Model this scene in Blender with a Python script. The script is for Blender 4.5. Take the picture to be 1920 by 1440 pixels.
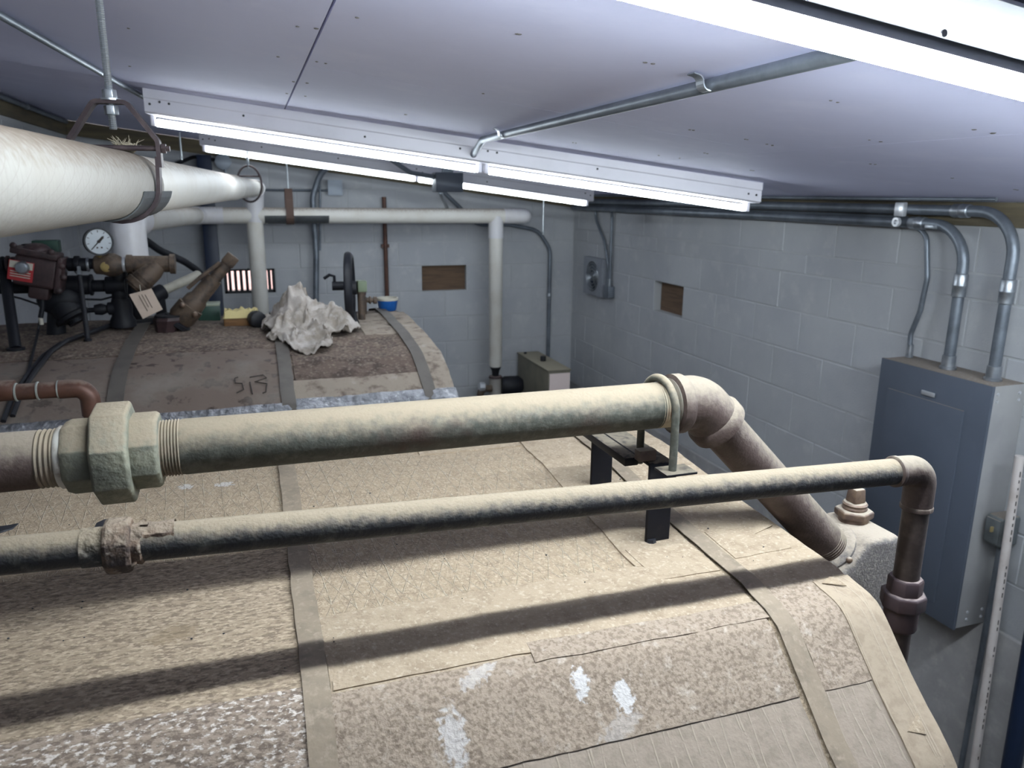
import bpy, bmesh, math, random
from mathutils import Vector, Matrix, noise

random.seed(7)
for o in list(bpy.data.objects): bpy.data.objects.remove(o)
scene = bpy.context.scene
COL = scene.collection

# ------------------------------------------------------------------ camera
F_PX, PITCH, YAW, ROLL, EYE = 1432.0, math.radians(13.98), math.radians(18.72), math.radians(0.516), 2.45
_f = Vector((math.sin(YAW)*math.cos(PITCH), math.cos(YAW)*math.cos(PITCH), -math.sin(PITCH)))
_r = Vector((math.cos(YAW), -math.sin(YAW), 0.0))
_u = _r.cross(_f)
CR = _r*math.cos(ROLL) + _u*math.sin(ROLL)
CU = -_r*math.sin(ROLL) + _u*math.cos(ROLL)
CAMLOC = Vector((0, 0, EYE))
cam = bpy.data.cameras.new('camera')
cam.sensor_fit = 'HORIZONTAL'; cam.sensor_width = 36.0
cam.lens = 36.0*F_PX/1920.0
cam.clip_start = 0.02
cam.dof.use_dof = True; cam.dof.focus_distance = 1.12; cam.dof.aperture_fstop = 8.5
cam_o = bpy.data.objects.new('camera', cam); COL.objects.link(cam_o)
mw = Matrix((( CR.x, CU.x, -_f.x, 0), (CR.y, CU.y, -_f.y, 0), (CR.z, CU.z, -_f.z, EYE), (0, 0, 0, 1)))
cam_o.matrix_world = mw
scene.camera = cam_o

# ------------------------------------------------------------------ light, exposure
TUBE_STRENGTH = 34.0              # middle strip
FAR_TUBE_STRENGTH = 23.0          # back strip, turned down to darken the back wall
NEAR_TUBE_STRENGTH = 172.0        # nearest strip, boosted to balance foreground against background
TUBE_COLOR = (0.86, 0.95, 1.0)
w = bpy.data.worlds.new('daylight_outside'); scene.world = w
w.use_nodes = True
w.node_tree.nodes['Background'].inputs[0].default_value = (1.0, 0.93, 0.92, 1)
w.node_tree.nodes['Background'].inputs[1].default_value = 5.0
scene.view_settings.view_transform = 'Standard'
scene.view_settings.look = 'None'
scene.view_settings.exposure = 0.0
scene.view_settings.gamma = 1.0
scene.view_settings.use_curve_mapping = False

# ------------------------------------------------------------------ room numbers
XL, XR, YB, YF = -1.086, 2.5, 5.84, -2.2
SL = 0.126
def cz(x): return 2.437 + SL*(XR - x)              # height of the sloping ceiling

def ray(px, py): return CR*((px-960)/F_PX) - CU*((py-720)/F_PX) + _f
def P(px, py, X=None, Y=None, Z=None):             # photograph point on a known plane
    d = ray(px, py)
    if X is not None: t = X/d.x
    elif Y is not None: t = Y/d.y
    else: t = (Z-EYE)/d.z
    return CAMLOC + d*t
def PC(px, py, dz=0.0):                            # on a plane hung dz below the ceiling
    d = ray(px, py)
    t = (cz(0) - dz - EYE)/(d.z + SL*d.x)
    return CAMLOC + d*t

# ------------------------------------------------------------------ materials
MATS = {}
def node(nt, kind, **kw):
    n = nt.nodes.new(kind)
    for k, v in kw.items():
        if k.startswith('i_'):
            n.inputs[int(k[2:])].default_value = v
        else: setattr(n, k, v)
    return n
def c4(c): return (c[0], c[1], c[2], 1.0)
def M(name, base, rough=0.6, metal=0.0, var=None, var2=None, bump=None, dust=None, stretch=None, rnd=0.0, spec=None, extra=None, coat=0.0):
    """var=(color2, scale, lo, hi); bump=(scale,strength); dust=(color, lo, hi, amount)"""
    if name in MATS: return MATS[name]
    m = bpy.data.materials.new(name); m.use_nodes = True
    nt = m.node_tree; b = nt.nodes['Principled BSDF']; L = nt.links.new
    b.inputs['Roughness'].default_value = rough; b.inputs['Metallic'].default_value = metal
    if coat: b.inputs['Coat Weight'].default_value = coat
    if spec is not None: b.inputs['Specular IOR Level'].default_value = spec
    g = node(nt, 'ShaderNodeNewGeometry'); pos = g.outputs['Position']
    if stretch:
        mp = node(nt, 'ShaderNodeMapping'); mp.inputs['Scale'].default_value = stretch; L(pos, mp.inputs[0]); pos2 = mp.outputs[0]
    else: pos2 = pos
    rgb = node(nt, 'ShaderNodeRGB'); rgb.outputs[0].default_value = c4(base); col = rgb.outputs[0]
    def mixc(fac, a, cb):
        mx = node(nt, 'ShaderNodeMix', data_type='RGBA'); L(fac, mx.inputs[0]); L(a, mx.inputs[6])
        if isinstance(cb, tuple): mx.inputs[7].default_value = c4(cb)
        else: L(cb, mx.inputs[7])
        return mx.outputs[2]
    def nz(scale, lo, hi, p, detail=6):
        n = node(nt, 'ShaderNodeTexNoise'); n.inputs['Scale'].default_value = scale; n.inputs['Detail'].default_value = detail; n.inputs['Roughness'].default_value = .62
        L(p, n.inputs['Vector'])
        r = node(nt, 'ShaderNodeMapRange', interpolation_type='SMOOTHSTEP'); r.inputs[1].default_value = lo; r.inputs[2].default_value = hi; L(n.outputs[0], r.inputs[0])
        return r.outputs[0]
    for v in (var, var2):
        if v: col = mixc(nz(v[1], v[2], v[3], pos2), col, v[0])
    H = {'nt': nt, 'L': L, 'pos': pos, 'mixc': mixc, 'nz': nz, 'g': g, 'b': b}
    if extra: col = extra(H, col)
    if dust:
        sx = node(nt, 'ShaderNodeSeparateXYZ'); L(g.outputs['Normal'], sx.inputs[0])
        r = node(nt, 'ShaderNodeMapRange', interpolation_type='SMOOTHSTEP'); r.inputs[1].default_value = dust[1]; r.inputs[2].default_value = dust[2]; r.inputs[4].default_value = dust[3]
        ad = node(nt, 'ShaderNodeMath', operation='ADD'); L(sx.outputs[2], ad.inputs[0])
        k = node(nt, 'ShaderNodeMath', operation='MULTIPLY_ADD', i_1=0.9, i_2=-0.45)
        n = node(nt, 'ShaderNodeTexNoise'); n.inputs['Scale'].default_value = 90; n.inputs['Detail'].default_value = 8; L(pos, n.inputs['Vector'])
        L(n.outputs[0], k.inputs[0]); L(k.outputs[0], ad.inputs[1]); L(ad.outputs[0], r.inputs[0])
        col = mixc(r.outputs[0], col, dust[0])
        rr = node(nt, 'ShaderNodeMapRange'); rr.inputs[3].default_value = rough; rr.inputs[4].default_value = 0.95; L(r.outputs[0], rr.inputs[0]); L(rr.outputs[0], b.inputs['Roughness'])
        if metal:
            mm = node(nt, 'ShaderNodeMapRange'); mm.inputs[3].default_value = metal; mm.inputs[4].default_value = 0; L(r.outputs[0], mm.inputs[0]); L(mm.outputs[0], b.inputs['Metallic'])
    if rnd:
        oi = node(nt, 'ShaderNodeObjectInfo')
        r = node(nt, 'ShaderNodeMapRange'); r.inputs[3].default_value = 1-rnd; r.inputs[4].default_value = 1+rnd; L(oi.outputs['Random'], r.inputs[0])
        hs = node(nt, 'ShaderNodeHueSaturation'); L(r.outputs[0], hs.inputs['Value']); L(col, hs.inputs['Color']); col = hs.outputs[0]
    L(col, b.inputs['Base Color'])
    if bump:
        n = node(nt, 'ShaderNodeTexNoise'); n.inputs['Scale'].default_value = bump[0]; n.inputs['Detail'].default_value = 6; L(pos2, n.inputs['Vector'])
        bp = node(nt, 'ShaderNodeBump'); bp.inputs['Strength'].default_value = bump[1]; bp.inputs['Distance'].default_value = bump[2] if len(bump) > 2 else 0.003
        h = n.outputs[0]
        if 'height' in H:
            ad = node(nt, 'ShaderNodeMath', operation='ADD'); L(h, ad.inputs[0]); L(H['height'], ad.inputs[1]); h = ad.outputs[0]
        L(h, bp.inputs['Height']); L(bp.outputs[0], b.inputs['Normal'])
    MATS[name] = m
    return m
def emis(name, color, strength):
    m = bpy.data.materials.new(name); m.use_nodes = True
    nt = m.node_tree; nt.nodes.clear()
    e = node(nt, 'ShaderNodeEmission', i_0=c4(color), i_1=strength); o = node(nt, 'ShaderNodeOutputMaterial')
    nt.links.new(e.outputs[0], o.inputs[0]); return m

DUST = (0.25, 0.205, 0.145)
m_ceil = M('painted_plywood', (.71, .725, .96), .75, var=((.66, .675, .90), 1.3, .35, .7), var2=((.74, .75, .97), 5, .5, .75), bump=(60, .08))
m_block = M('painted_block', (.47, .485, .505), .78, var=((.42, .435, .465), 2.2, .35, .65), var2=((.52, .53, .54), 9, .52, .75), bump=(140, .35), rnd=.025)
m_mortar = M('painted_mortar', (.46, .475, .49), .85, bump=(120, .4))
m_conc = M('rough_concrete', (.38, .375, .375), .9, var=((.30, .295, .295), 4, .35, .7), var2=((.44, .43, .42), 14, .5, .75), bump=(50, .5))
m_floor = M('floor_concrete', (.17, .165, .16), .9, var=((.10, .095, .09), 3, .3, .7), bump=(40, .4))
m_wood = M('plate_wood', (.20, .165, .10), .8, var=((.13, .11, .075), 3, .3, .7), stretch=(1, 1, 14), bump=(30, .3))
m_board = M('niche_board', (.16, .10, .062), .85, var=((.10, .065, .045), 8, .4, .7), stretch=(.6, .6, 8))
m_enamel = M('white_enamel', (.72, .71, .78), .35, var=((.62, .61, .67), 4, .45, .8))
m_dull = M('dulled_enamel', (.24, .25, .28), .5, var=((.20, .21, .24), 6, .4, .7))
m_steel = M('galvanised_steel', (.45, .48, .52), .38, .85, var=((.30, .33, .37), 25, .35, .7), bump=(60, .1))
m_emt = M('grey_conduit', (.22, .25, .29), .45, .6, var=((.15, .17, .20), 12, .35, .7))
m_rod = M('zinc_rod', (.50, .54, .57), .35, .9)
m_blacksteel = M('dusty_black_steel', (.010, .010, .013), .5, .0, var=((.02, .018, .018), 30, .5, .8), dust=((.17, .145, .11), .72, 1.05, .85), spec=.15)
m_iron = M('black_iron', (.008, .009, .014), .55, .0, var=((.016, .015, .017), 20, .45, .8), dust=((.07, .06, .05), .9, 1.25, .5), spec=.35)
m_pipe = M('dusty_green_pipe', (.055, .057, .047), .6, .15, var=((.10, .103, .085), 60, .42, .7), var2=((.06, .04, .033), 9, .55, .75), bump=(240, .25), dust=(DUST, -.05, .9, .96))
m_pipe_br = M('dusty_brown_pipe', (.055, .036, .031), .6, .1, var=((.085, .06, .053), 24, .45, .7), bump=(240, .25), dust=((.235, .198, .152), .0, .95, .94))
m_thread = M('dusty_thread', (.16, .14, .105), .7, .2, var=((.26, .21, .16), 30, .4, .65), dust=(DUST, -.1, .8, .9))
m_sealant = M('thread_sealant', (.55, .53, .48), .7, var=((.30, .25, .2), 40, .45, .7))
m_union = M('dusty_green_union', (.12, .125, .10), .65, .1, var=((.22, .22, .165), 22, .4, .65), bump=(160, .5), dust=(DUST, 0.0, .85, .95))
m_blkpipe = M('dusty_black_pipe', (.028, .028, .03), .6, .15, var=((.09, .088, .075), 40, .5, .75), bump=(260, .6, .002), dust=(DUST, .06, .92, .95))
m_rustwrap = M('rusty_wrap', (.17, .115, .08), .9, var=((.045, .03, .025), 45, .42, .62), var2=((.30, .255, .20), 60, .54, .68), bump=(120, 1.0, .006), dust=((.24, .19, .14), .35, 1.0, .85))
m_corroded = M('corroded_black_pipe', (.05, .048, .045), .8, var=((.22, .20, .17), 50, .50, .62), bump=(120, 1.0, .006), dust=(DUST, -.1, .78, .95))
m_cast = M('dusty_casting', (.105, .095, .09), .75, .0, var=((.19, .17, .155), 170, .48, .62), var2=((.09, .08, .08), 12, .5, .75), bump=(300, .5), dust=((.33, .28, .225), .35, .95, .95))
m_brassplug = M('dull_brass', (.17, .115, .08), .5, .4, var=((.09, .06, .05), 40, .4, .65), dust=((.32, .275, .22), .6, 1.0, .9))
m_maroon = M('maroon_union', (.055, .033, .036), .6, .1, var=((.05, .035, .04), 30, .4, .65), dust=((.3, .24, .22), .75, 1.05, .5))
m_strap = M('dusty_strap', (.225, .178, .128), .85, .0, var=((.175, .138, .10), 30, .42, .7), var2=((.275, .222, .165), 90, .5, .7), bump=(120, .2))
m_white = M('white_pipe_cover', (.74, .72, .67), .55, var=((.66, .62, .55), 6, .4, .75), bump=(70, .15), dust=((.36, .29, .225), .45, 1.05, .75))
def weave(H, col):
    nt, L = H['nt'], H['L']
    mp = node(nt, 'ShaderNodeMapping'); mp.inputs['Rotation'].default_value = (.5, .6, .7); L(H['pos'], mp.inputs[0])
    wv = node(nt, 'ShaderNodeTexBrick'); wv.offset = 0; wv.inputs['Scale'].default_value = 45; wv.inputs['Mortar Size'].default_value = .02
    wv.inputs['Color1'].default_value = (1, 1, 1, 1); wv.inputs['Color2'].default_value = (1, 1, 1, 1); wv.inputs['Mortar'].default_value = (0, 0, 0, 1)
    wv.inputs['Brick Width'].default_value = .5; wv.inputs['Row Height'].default_value = .5
    L(mp.outputs[0], wv.inputs[0])
    return H['mixc'](wv.outputs['Fac'], col, (.265, .245, .22))
m_canvas = M('canvas_pipe_cover', (.30, .285, .26), .75, var=((.26, .24, .21), 5, .4, .75), extra=weave, bump=(90, .2), dust=((.155, .116, .083), .10, 1.0, .92))
m_pvcwhite = M('glossy_white_cover', (.76, .75, .78), .3, var=((.70, .68, .68), 5, .4, .7), dust=((.36, .30, .24), .8, 1.1, .6))
m_saddle = M('grey_saddle', (.085, .092, .098), .5, .2, var=((.055, .06, .065), 14, .4, .7), bump=(60, .2))
m_browniron = M('brown_hanger_iron', (.05, .036, .04), .5, .4, var=((.10, .075, .075), 30, .45, .7), dust=((.2, .16, .14), .8, 1.1, .5))
m_copper = M('dull_copper', (.115, .052, .036), .5, .3, var=((.075, .038, .028), 18, .4, .7), dust=((.25, .19, .155), .55, 1.05, .75))
m_solder = M('solder', (.45, .48, .45), .4, .6)
m_bronze = M('dirty_bronze', (.105, .072, .050), .6, .1, var=((.05, .036, .029), 24, .42, .64), bump=(60, .3), dust=((.26, .21, .16), .6, 1.1, .6))
m_valve = M('maroon_valve', (.055, .030, .032), .55, .0, var=((.03, .019, .021), 20, .4, .7), bump=(70, .25), dust=((.19, .15, .135), .75, 1.1, .6))
m_redlabel = M('red_label', (.42, .03, .035), .4, var=((.30, .03, .03), 30, .5, .7))
m_paper = M('tan_paper', (.62, .50, .41), .8, var=((.55, .44, .36), 20, .4, .7))
m_ink = M('dark_print', (.05, .04, .035), .8)
m_green = M('dark_green_paint', (.025, .07, .05), .5, var=((.015, .04, .035), 10, .4, .7))
m_olive = M('olive_cover', (.16, .20, .13), .6)
m_glass = M('gauge_dial', (.33, .37, .41), .25, var=((.29, .33, .36), 8, .4, .7))
m_black = M('black_rubber', (.012, .013, .018), .5)
m_navy = M('navy_column_paint', (.006, .016, .045), .45)
m_rag = M('dirty_rag', (.40, .36, .325), .9, var=((.25, .215, .18), 12, .4, .62), var2=((.48, .44, .41), 20, .5, .72), bump=(90, .3))
m_bristle = M('yellow_bristle', (.62, .52, .25), .9, bump=(200, .8))
m_handwood = M('stained_wood', (.22, .11, .04), .7, var=((.14, .07, .03), 12, .4, .7), stretch=(1, 6, 6))
m_blueplastic = M('blue_plastic', (.012, .10, .36), .35, var=((.01, .08, .28), 20, .4, .7))
m_cream = M('cream_plastic', (.55, .52, .44), .6)
m_beige = M('beige_metal', (.20, .185, .14), .6, var=((.15, .14, .11), 5, .4, .7), dust=((.40, .36, .27), .5, 1.0, .9))
m_pinklit = M('pink_lit_notice', (.95, .80, .76), .7)  # pale pink stands in for strong light on the cabinet's end
m_panel = M('blue_grey_panel_paint', (.085, .102, .135), .55, var=((.076, .092, .122), 4, .4, .7), dust=((.22, .18, .145), .6, 1.0, .9))
m_panelside = M('grey_panel_side', (.33, .33, .33), .55, var=((.28, .28, .285), 4, .4, .7), dust=((.22, .18, .145), .6, 1.0, .9))
m_latch = M('bright_latch', (.70, .72, .76), .3, .6)
m_pvc = M('white_pvc', (.62, .57, .55), .55, var=((.5, .44, .41), 10, .45, .75))
m_jbox = M('cast_grey_box', (.17, .19, .20), .5, .4, var=((.12, .135, .14), 14, .4, .7), dust=((.26, .225, .19), .6, 1.0, .9))
m_foil = M('foil_facing', (.36, .365, .385), .36, .7, var=((.20, .205, .22), 20, .4, .6), var2=((.60, .60, .62), 34, .58, .70), bump=(40, 1.0, .014))
m_brick = M('outside_brick', (.62, .40, .38), .9, var=((.70, .55, .53), 8, .4, .7))
m_tube = emis('lit_fluorescent_tube', TUBE_COLOR, TUBE_STRENGTH)
m_tube_far = emis('dimmed_fluorescent_tube', TUBE_COLOR, FAR_TUBE_STRENGTH)  # same tubes as the middle strip, emission lowered for the back wall
m_tube_near = emis('bright_fluorescent_tube', TUBE_COLOR, NEAR_TUBE_STRENGTH)

# jacket facings -----------------------------------------------------------
def ellipse_mask(H, spots):
    nt, L = H['nt'], H['L']; out = None
    n = node(nt, 'ShaderNodeTexNoise'); n.inputs['Scale'].default_value = 150; n.inputs['Detail'].default_value = 7; L(H['pos'], n.inputs['Vector'])
    for (cx, cy, a, b, ang, amt) in spots:
        s = node(nt, 'ShaderNodeVectorMath', operation='SUBTRACT'); L(H['pos'], s.inputs[0]); s.inputs[1].default_value = (cx, cy, 0)
        mp = node(nt, 'ShaderNodeMapping'); mp.vector_type = 'TEXTURE'; mp.inputs['Rotation'].default_value = (0, 0, ang); mp.inputs['Scale'].default_value = (a, b, 1000); L(s.outputs[0], mp.inputs[0])
        ln = node(nt, 'ShaderNodeVectorMath', operation='LENGTH'); L(mp.outputs[0], ln.inputs[0])
        ad = node(nt, 'ShaderNodeMath', operation='MULTIPLY_ADD', i_1=2.4); L(n.outputs[0], ad.inputs[0]); L(ln.outputs['Value'], ad.inputs[2])
        r = node(nt, 'ShaderNodeMapRange', interpolation_type='SMOOTHSTEP'); r.inputs[1].default_value = 2.35; r.inputs[2].default_value = 1.95; r.inputs[3].default_value = 0; r.inputs[4].default_value = amt
        L(ad.outputs[0], r.inputs[0])
        if out is None: out = r.outputs[0]
        else:
            mx = node(nt, 'ShaderNodeMath', operation='MAXIMUM'); L(out, mx.inputs[0]); L(r.outputs[0], mx.inputs[1]); out = mx.outputs[0]
    return out
def scrim(pitch, k, amount, spots=None, spotcol=(.50, .47, .45)):
    def f(H, col):
        nt, L = H['nt'], H['L']
        sx = node(nt, 'ShaderNodeSeparateXYZ'); L(H['pos'], sx.inputs[0])
        # distance down the jacket: y - z so that the pattern keeps its size over the shoulder
        yy = node(nt, 'ShaderNodeMath', operation='SUBTRACT'); L(sx.outputs[1], yy.inputs[0]); L(sx.outputs[2], yy.inputs[1])
        acc = None
        for (a, b) in ((1/pitch, k/pitch), (1/pitch, -k/pitch), (0.8/pitch, 0.06/pitch)):
            m1 = node(nt, 'ShaderNodeMath', operation='MULTIPLY', i_1=a); L(sx.outputs[0], m1.inputs[0])
            m2 = node(nt, 'ShaderNodeMath', operation='MULTIPLY_ADD', i_1=b); L(yy.outputs[0], m2.inputs[0]); L(m1.outputs[0], m2.inputs[2])
            n = node(nt, 'ShaderNodeTexNoise'); n.inputs['Scale'].default_value = 14; L(H['pos'], n.inputs['Vector'])
            m3 = node(nt, 'ShaderNodeMath', operation='MULTIPLY_ADD', i_1=0.16); L(n.outputs[0], m3.inputs[0]); L(m2.outputs[0], m3.inputs[2])
            fr = node(nt, 'ShaderNodeMath', operation='PINGPONG', i_1=0.5); L(m3.outputs[0], fr.inputs[0])
            r = node(nt, 'ShaderNodeMapRange', interpolation_type='SMOOTHSTEP'); r.inputs[1].default_value = .038; r.inputs[2].default_value = .008; L(fr.outputs[0], r.inputs[0])
            if acc is None: acc = r.outputs[0]
            else:
                mx = node(nt, 'ShaderNodeMath', operation='MAXIMUM'); L(acc, mx.inputs[0]); L(r.outputs[0], mx.inputs[1]); acc = mx.outputs[0]
        br = H['nz'](60, .38, .62, H['pos'])
        mu = node(nt, 'ShaderNodeMath', operation='MULTIPLY'); L(acc, mu.inputs[0]); L(br, mu.inputs[1])
        mu2 = node(nt, 'ShaderNodeMath', operation='MULTIPLY', i_1=amount); L(mu.outputs[0], mu2.inputs[0])
        H['height'] = mu.outputs[0]
        col = H['mixc'](mu2.outputs[0], col, (.46, .39, .30))
        if spots: col = H['mixc'](ellipse_mask(H, spots), col, spotcol)
        return col
    return f
def spots_only(spots, spotcol=(.50, .475, .46)):
    return lambda H, col: H['mixc'](ellipse_mask(H, spots), col, spotcol)
T1 = (.325, .25, .170)
m_scrim = M('scrim_facing', T1, .9, var=((.245, .185, .125), 70, .42, .64), var2=((.42, .335, .24), 200, .50, .64), bump=(260, .8),
            extra=scrim(.024, .40, .8, [(-0.1377, 1.3852, .014, .011, 0, .8), (-0.0747, 1.3774, .016, .011, 0, .8)]))
m_scrim2 = M('scrim_facing_front', (.26, .21, .165), .9, var=((.21, .17, .13), 60, .4, .7), bump=(160, .4), extra=scrim(.040, .50, .35))
m_streak = M('streaky_dust_facing', (.30, .232, .162), .95, var=((.17, .126, .088), 200, .45, .59), var2=((.42, .33, .235), 260, .50, .62), stretch=(.42, 1, 1), bump=(150, .7, .004),
             extra=spots_only([(-0.1261, 0.9360, .03, .018, .2, .45)], (.17, .12, .065)))
m_speck = M('white_flecked_facing', (.27, .212, .165), .95, var=((.14, .105, .08), 190, .45, .57), var2=((.55, .49, .44), 230, .53, .62), stretch=(.55, 1, 1), bump=(160, .7, .004))
m_kraft = M('kraft_band', (.32, .25, .175), .9, var=((.25, .19, .13), 45, .44, .66), var2=((.40, .325, .24), 170, .52, .66), bump=(200, .6, .003))
m_kraftdust = M('dust_rubbed_kraft', (.28, .222, .168), .92, var=((.18, .136, .10), 170, .45, .60), var2=((.40, .34, .28), 60, .55, .75), bump=(150, .6, .004),
                extra=spots_only([(.3395, .735, .0105, .0125, .1, 1), (.390, .717, .0115, .0135, -.15, 1), (.1765, .712, .014, .024, .1, .65), (.217, .760, .026, .010, .5, .45), (.375, .694, .03, .010, .3, .3)]))
m_kraftend = M('end_wrap_kraft', (.30, .238, .172), .9, var=((.24, .186, .132), 60, .42, .66), bump=(60, .35, .003), extra=scrim(.040, .50, .28))
m_farjacket = M('dark_stained_facing', (.13, .092, .072), .9, var=((.065, .045, .036), 14, .45, .62), var2=((.26, .205, .165), 22, .56, .72), bump=(60, .4, .004), dust=((.33, .275, .215), .93, 1.25, .8))
m_farsheet = M('brown_grey_facing', (.165, .125, .102), .9, var=((.045, .029, .023), 20, .53, .63), var2=((.23, .20, .17), 5, .45, .75), bump=(60, .3, .003))
m_fartape = M('pale_worn_facing', (.30, .25, .20), .9, var=((.13, .095, .075), 16, .48, .68), var2=((.42, .37, .32), 10, .55, .75), bump=(50, .4, .004))
m_farstrap = M('far_strap_metal', (.13, .115, .10), .6, .2, var=((.10, .088, .078), 14, .4, .7))

# ------------------------------------------------------------------ mesh builder
class MB:
    def __init__(s): s.v = []; s.f = []
    def add(s, vs, fs):
        k = len(s.v); s.v += [Vector(p) for p in vs]; s.f += [tuple(i+k for i in f) for f in fs]; return s
    def box(s, a, b):
        x0, y0, z0 = a; x1, y1, z1 = b
        return s.hexa([(x0,y0,z0),(x1,y0,z0),(x1,y1,z0),(x0,y1,z0),(x0,y0,z1),(x1,y0,z1),(x1,y1,z1),(x0,y1,z1)])
    def hexa(s, v): return s.add(v, [(3,2,1,0),(4,5,6,7),(0,1,5,4),(1,2,6,5),(2,3,7,6),(3,0,4,7)])
    def obox(s, c, ax, ay, az):                     # oriented box: centre + half axes
        c, ax, ay, az = map(Vector, (c, ax, ay, az))
        return s.hexa([c-ax-ay-az, c+ax-ay-az, c+ax+ay-az, c-ax+ay-az, c-ax-ay+az, c+ax-ay+az, c+ax+ay+az, c-ax+ay+az])
    def prism(s, poly, axis, a0, a1):
        def pt(p, t):
            return {'x': (t, p[0], p[1]), 'y': (p[0], t, p[1]), 'z': (p[0], p[1], t)}[axis]
        n = len(poly)
        vs = [pt(p, a0) for p in poly] + [pt(p, a1) for p in poly]
        fs = [tuple(range(n))[::-1], tuple(range(n, 2*n))] + [(i, (i+1) % n, n+(i+1) % n, n+i) for i in range(n)]
        return s.add(vs, fs)
    def lathe(s, p0, d, prof, n=20, phase=0.0, caps=True):   # prof [(t, r)]
        p0 = Vector(p0); d = Vector(d).normalized()
        a = d.orthogonal().normalized()
        if abs(d.z) < .9:                                        # keep flats of hexagons level
            a = d.cross(Vector((0, 0, 1))).normalized()
        else: a = Vector((1, 0, 0))
        b = d.cross(a)
        vs = []; fs = []
        for (t, r) in prof:
            for i in range(n):
                an = phase + 2*math.pi*i/n
                vs.append(p0 + d*t + (a*math.cos(an) + b*math.sin(an))*r)
        for j in range(len(prof)-1):
            for i in range(n):
                i2 = (i+1) % n
                fs.append((j*n+i, j*n+i2, (j+1)*n+i2, (j+1)*n+i))
        if caps:
            fs.append(tuple(range(n))[::-1]); k = (len(prof)-1)*n; fs.append(tuple(range(k, k+n)))
        return s.add(vs, fs)
    def cyl(s, p0, p1, r0, r1=None, n=16, phase=0.0):
        p0 = Vector(p0); p1 = Vector(p1); d = p1-p0
        return s.lathe(p0, d, [(0, r0), (d.length, r0 if r1 is None else r1)], n, phase)
    def tube(s, pts, r, n=12, closed=False, flat=None):
        pts = [Vector(p) for p in pts]; m = len(pts)
        ts = []
        for i in range(m):
            if closed: t = pts[(i+1) % m]-pts[i-1]
            else: t = pts[min(i+1, m-1)]-pts[max(i-1, 0)]
            ts.append(t.normalized())
        a = ts[0].orthogonal().normalized() if abs(ts[0].z) > .95 else ts[0].cross(Vector((0, 0, 1))).normalized()
        vs = []; fs = []
        for i in range(m):
            a = (a - ts[i]*a.dot(ts[i])).normalized(); b = ts[i].cross(a)
            rr = r[i] if isinstance(r, (list, tuple)) else r
            for k in range(n):
                an = 2*math.pi*k/n
                if flat: off = a*math.cos(an)*flat[0] + b*math.sin(an)*flat[1]
                else: off = (a*math.cos(an)+b*math.sin(an))*rr
                vs.append(pts[i]+off)
        for i in range(m if closed else m-1):
            j = (i+1) % m
            for k in range(n):
                k2 = (k+1) % n
                fs.append((i*n+k, i*n+k2, j*n+k2, j*n+k))
        if not closed:
            fs.append(tuple(range(n))[::-1]); fs.append(tuple(range((m-1)*n, m*n)))
        return s.add(vs, fs)
    def ball(s, c, rx, ry=None, rz=None, n=14, m=8):
        ry = ry or rx; rz = rz or rx; c = Vector(c); vs = []; fs = []
        for j in range(1, m):
            th = math.pi*j/m
            for i in range(n):
                a = 2*math.pi*i/n
                vs.append(c+Vector((rx*math.sin(th)*math.cos(a), ry*math.sin(th)*math.sin(a), rz*math.cos(th))))
        vs += [c+Vector((0, 0, rz)), c-Vector((0, 0, rz))]; top = len(vs)-2; bot = top+1
        for j in range(m-2):
            for i in range(n):
                i2 = (i+1) % n; fs.append((j*n+i, (j+1)*n+i, (j+1)*n+i2, j*n+i2))
        for i in range(n):
            i2 = (i+1) % n; fs.append((top, i, i2)); fs.append((bot, (m-2)*n+i2, (m-2)*n+i))
        return s.add(vs, fs)
    def grid(s, rows):                              # rows of points -> open surface
        n = len(rows[0]); vs = [p for r in rows for p in r]
        fs = [(i*n+j, i*n+j+1, (i+1)*n+j+1, (i+1)*n+j) for i in range(len(rows)-1) for j in range(n-1)]
        return s.add(vs, fs)

def fillet(pts, rad, n=8):
    pts = [Vector(p) for p in pts]; out = [pts[0]]
    for i in range(1, len(pts)-1):
        r = rad[i-1] if isinstance(rad, (list, tuple)) else rad
        a = (pts[i-1]-pts[i]); b = (pts[i+1]-pts[i])
        ang = a.angle(b)
        if ang > 3.10: out.append(pts[i]); continue
        t = min(r/math.tan(ang/2), a.length*.49, b.length*.49); r2 = t*math.tan(ang/2)
        pa = pts[i]+a.normalized()*t; pb = pts[i]+b.normalized()*t
        bis = (a.normalized()+b.normalized()).normalized(); c = pts[i]+bis*(r2/math.sin(ang/2))
        va = pa-c; vb = pb-c; tot = va.angle(vb); axis = va.cross(vb).normalized()
        for k in range(n+1):
            out.append(c + Matrix.Rotation(tot*k/n, 3, axis) @ va)
    out.append(pts[-1]); return out

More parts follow.
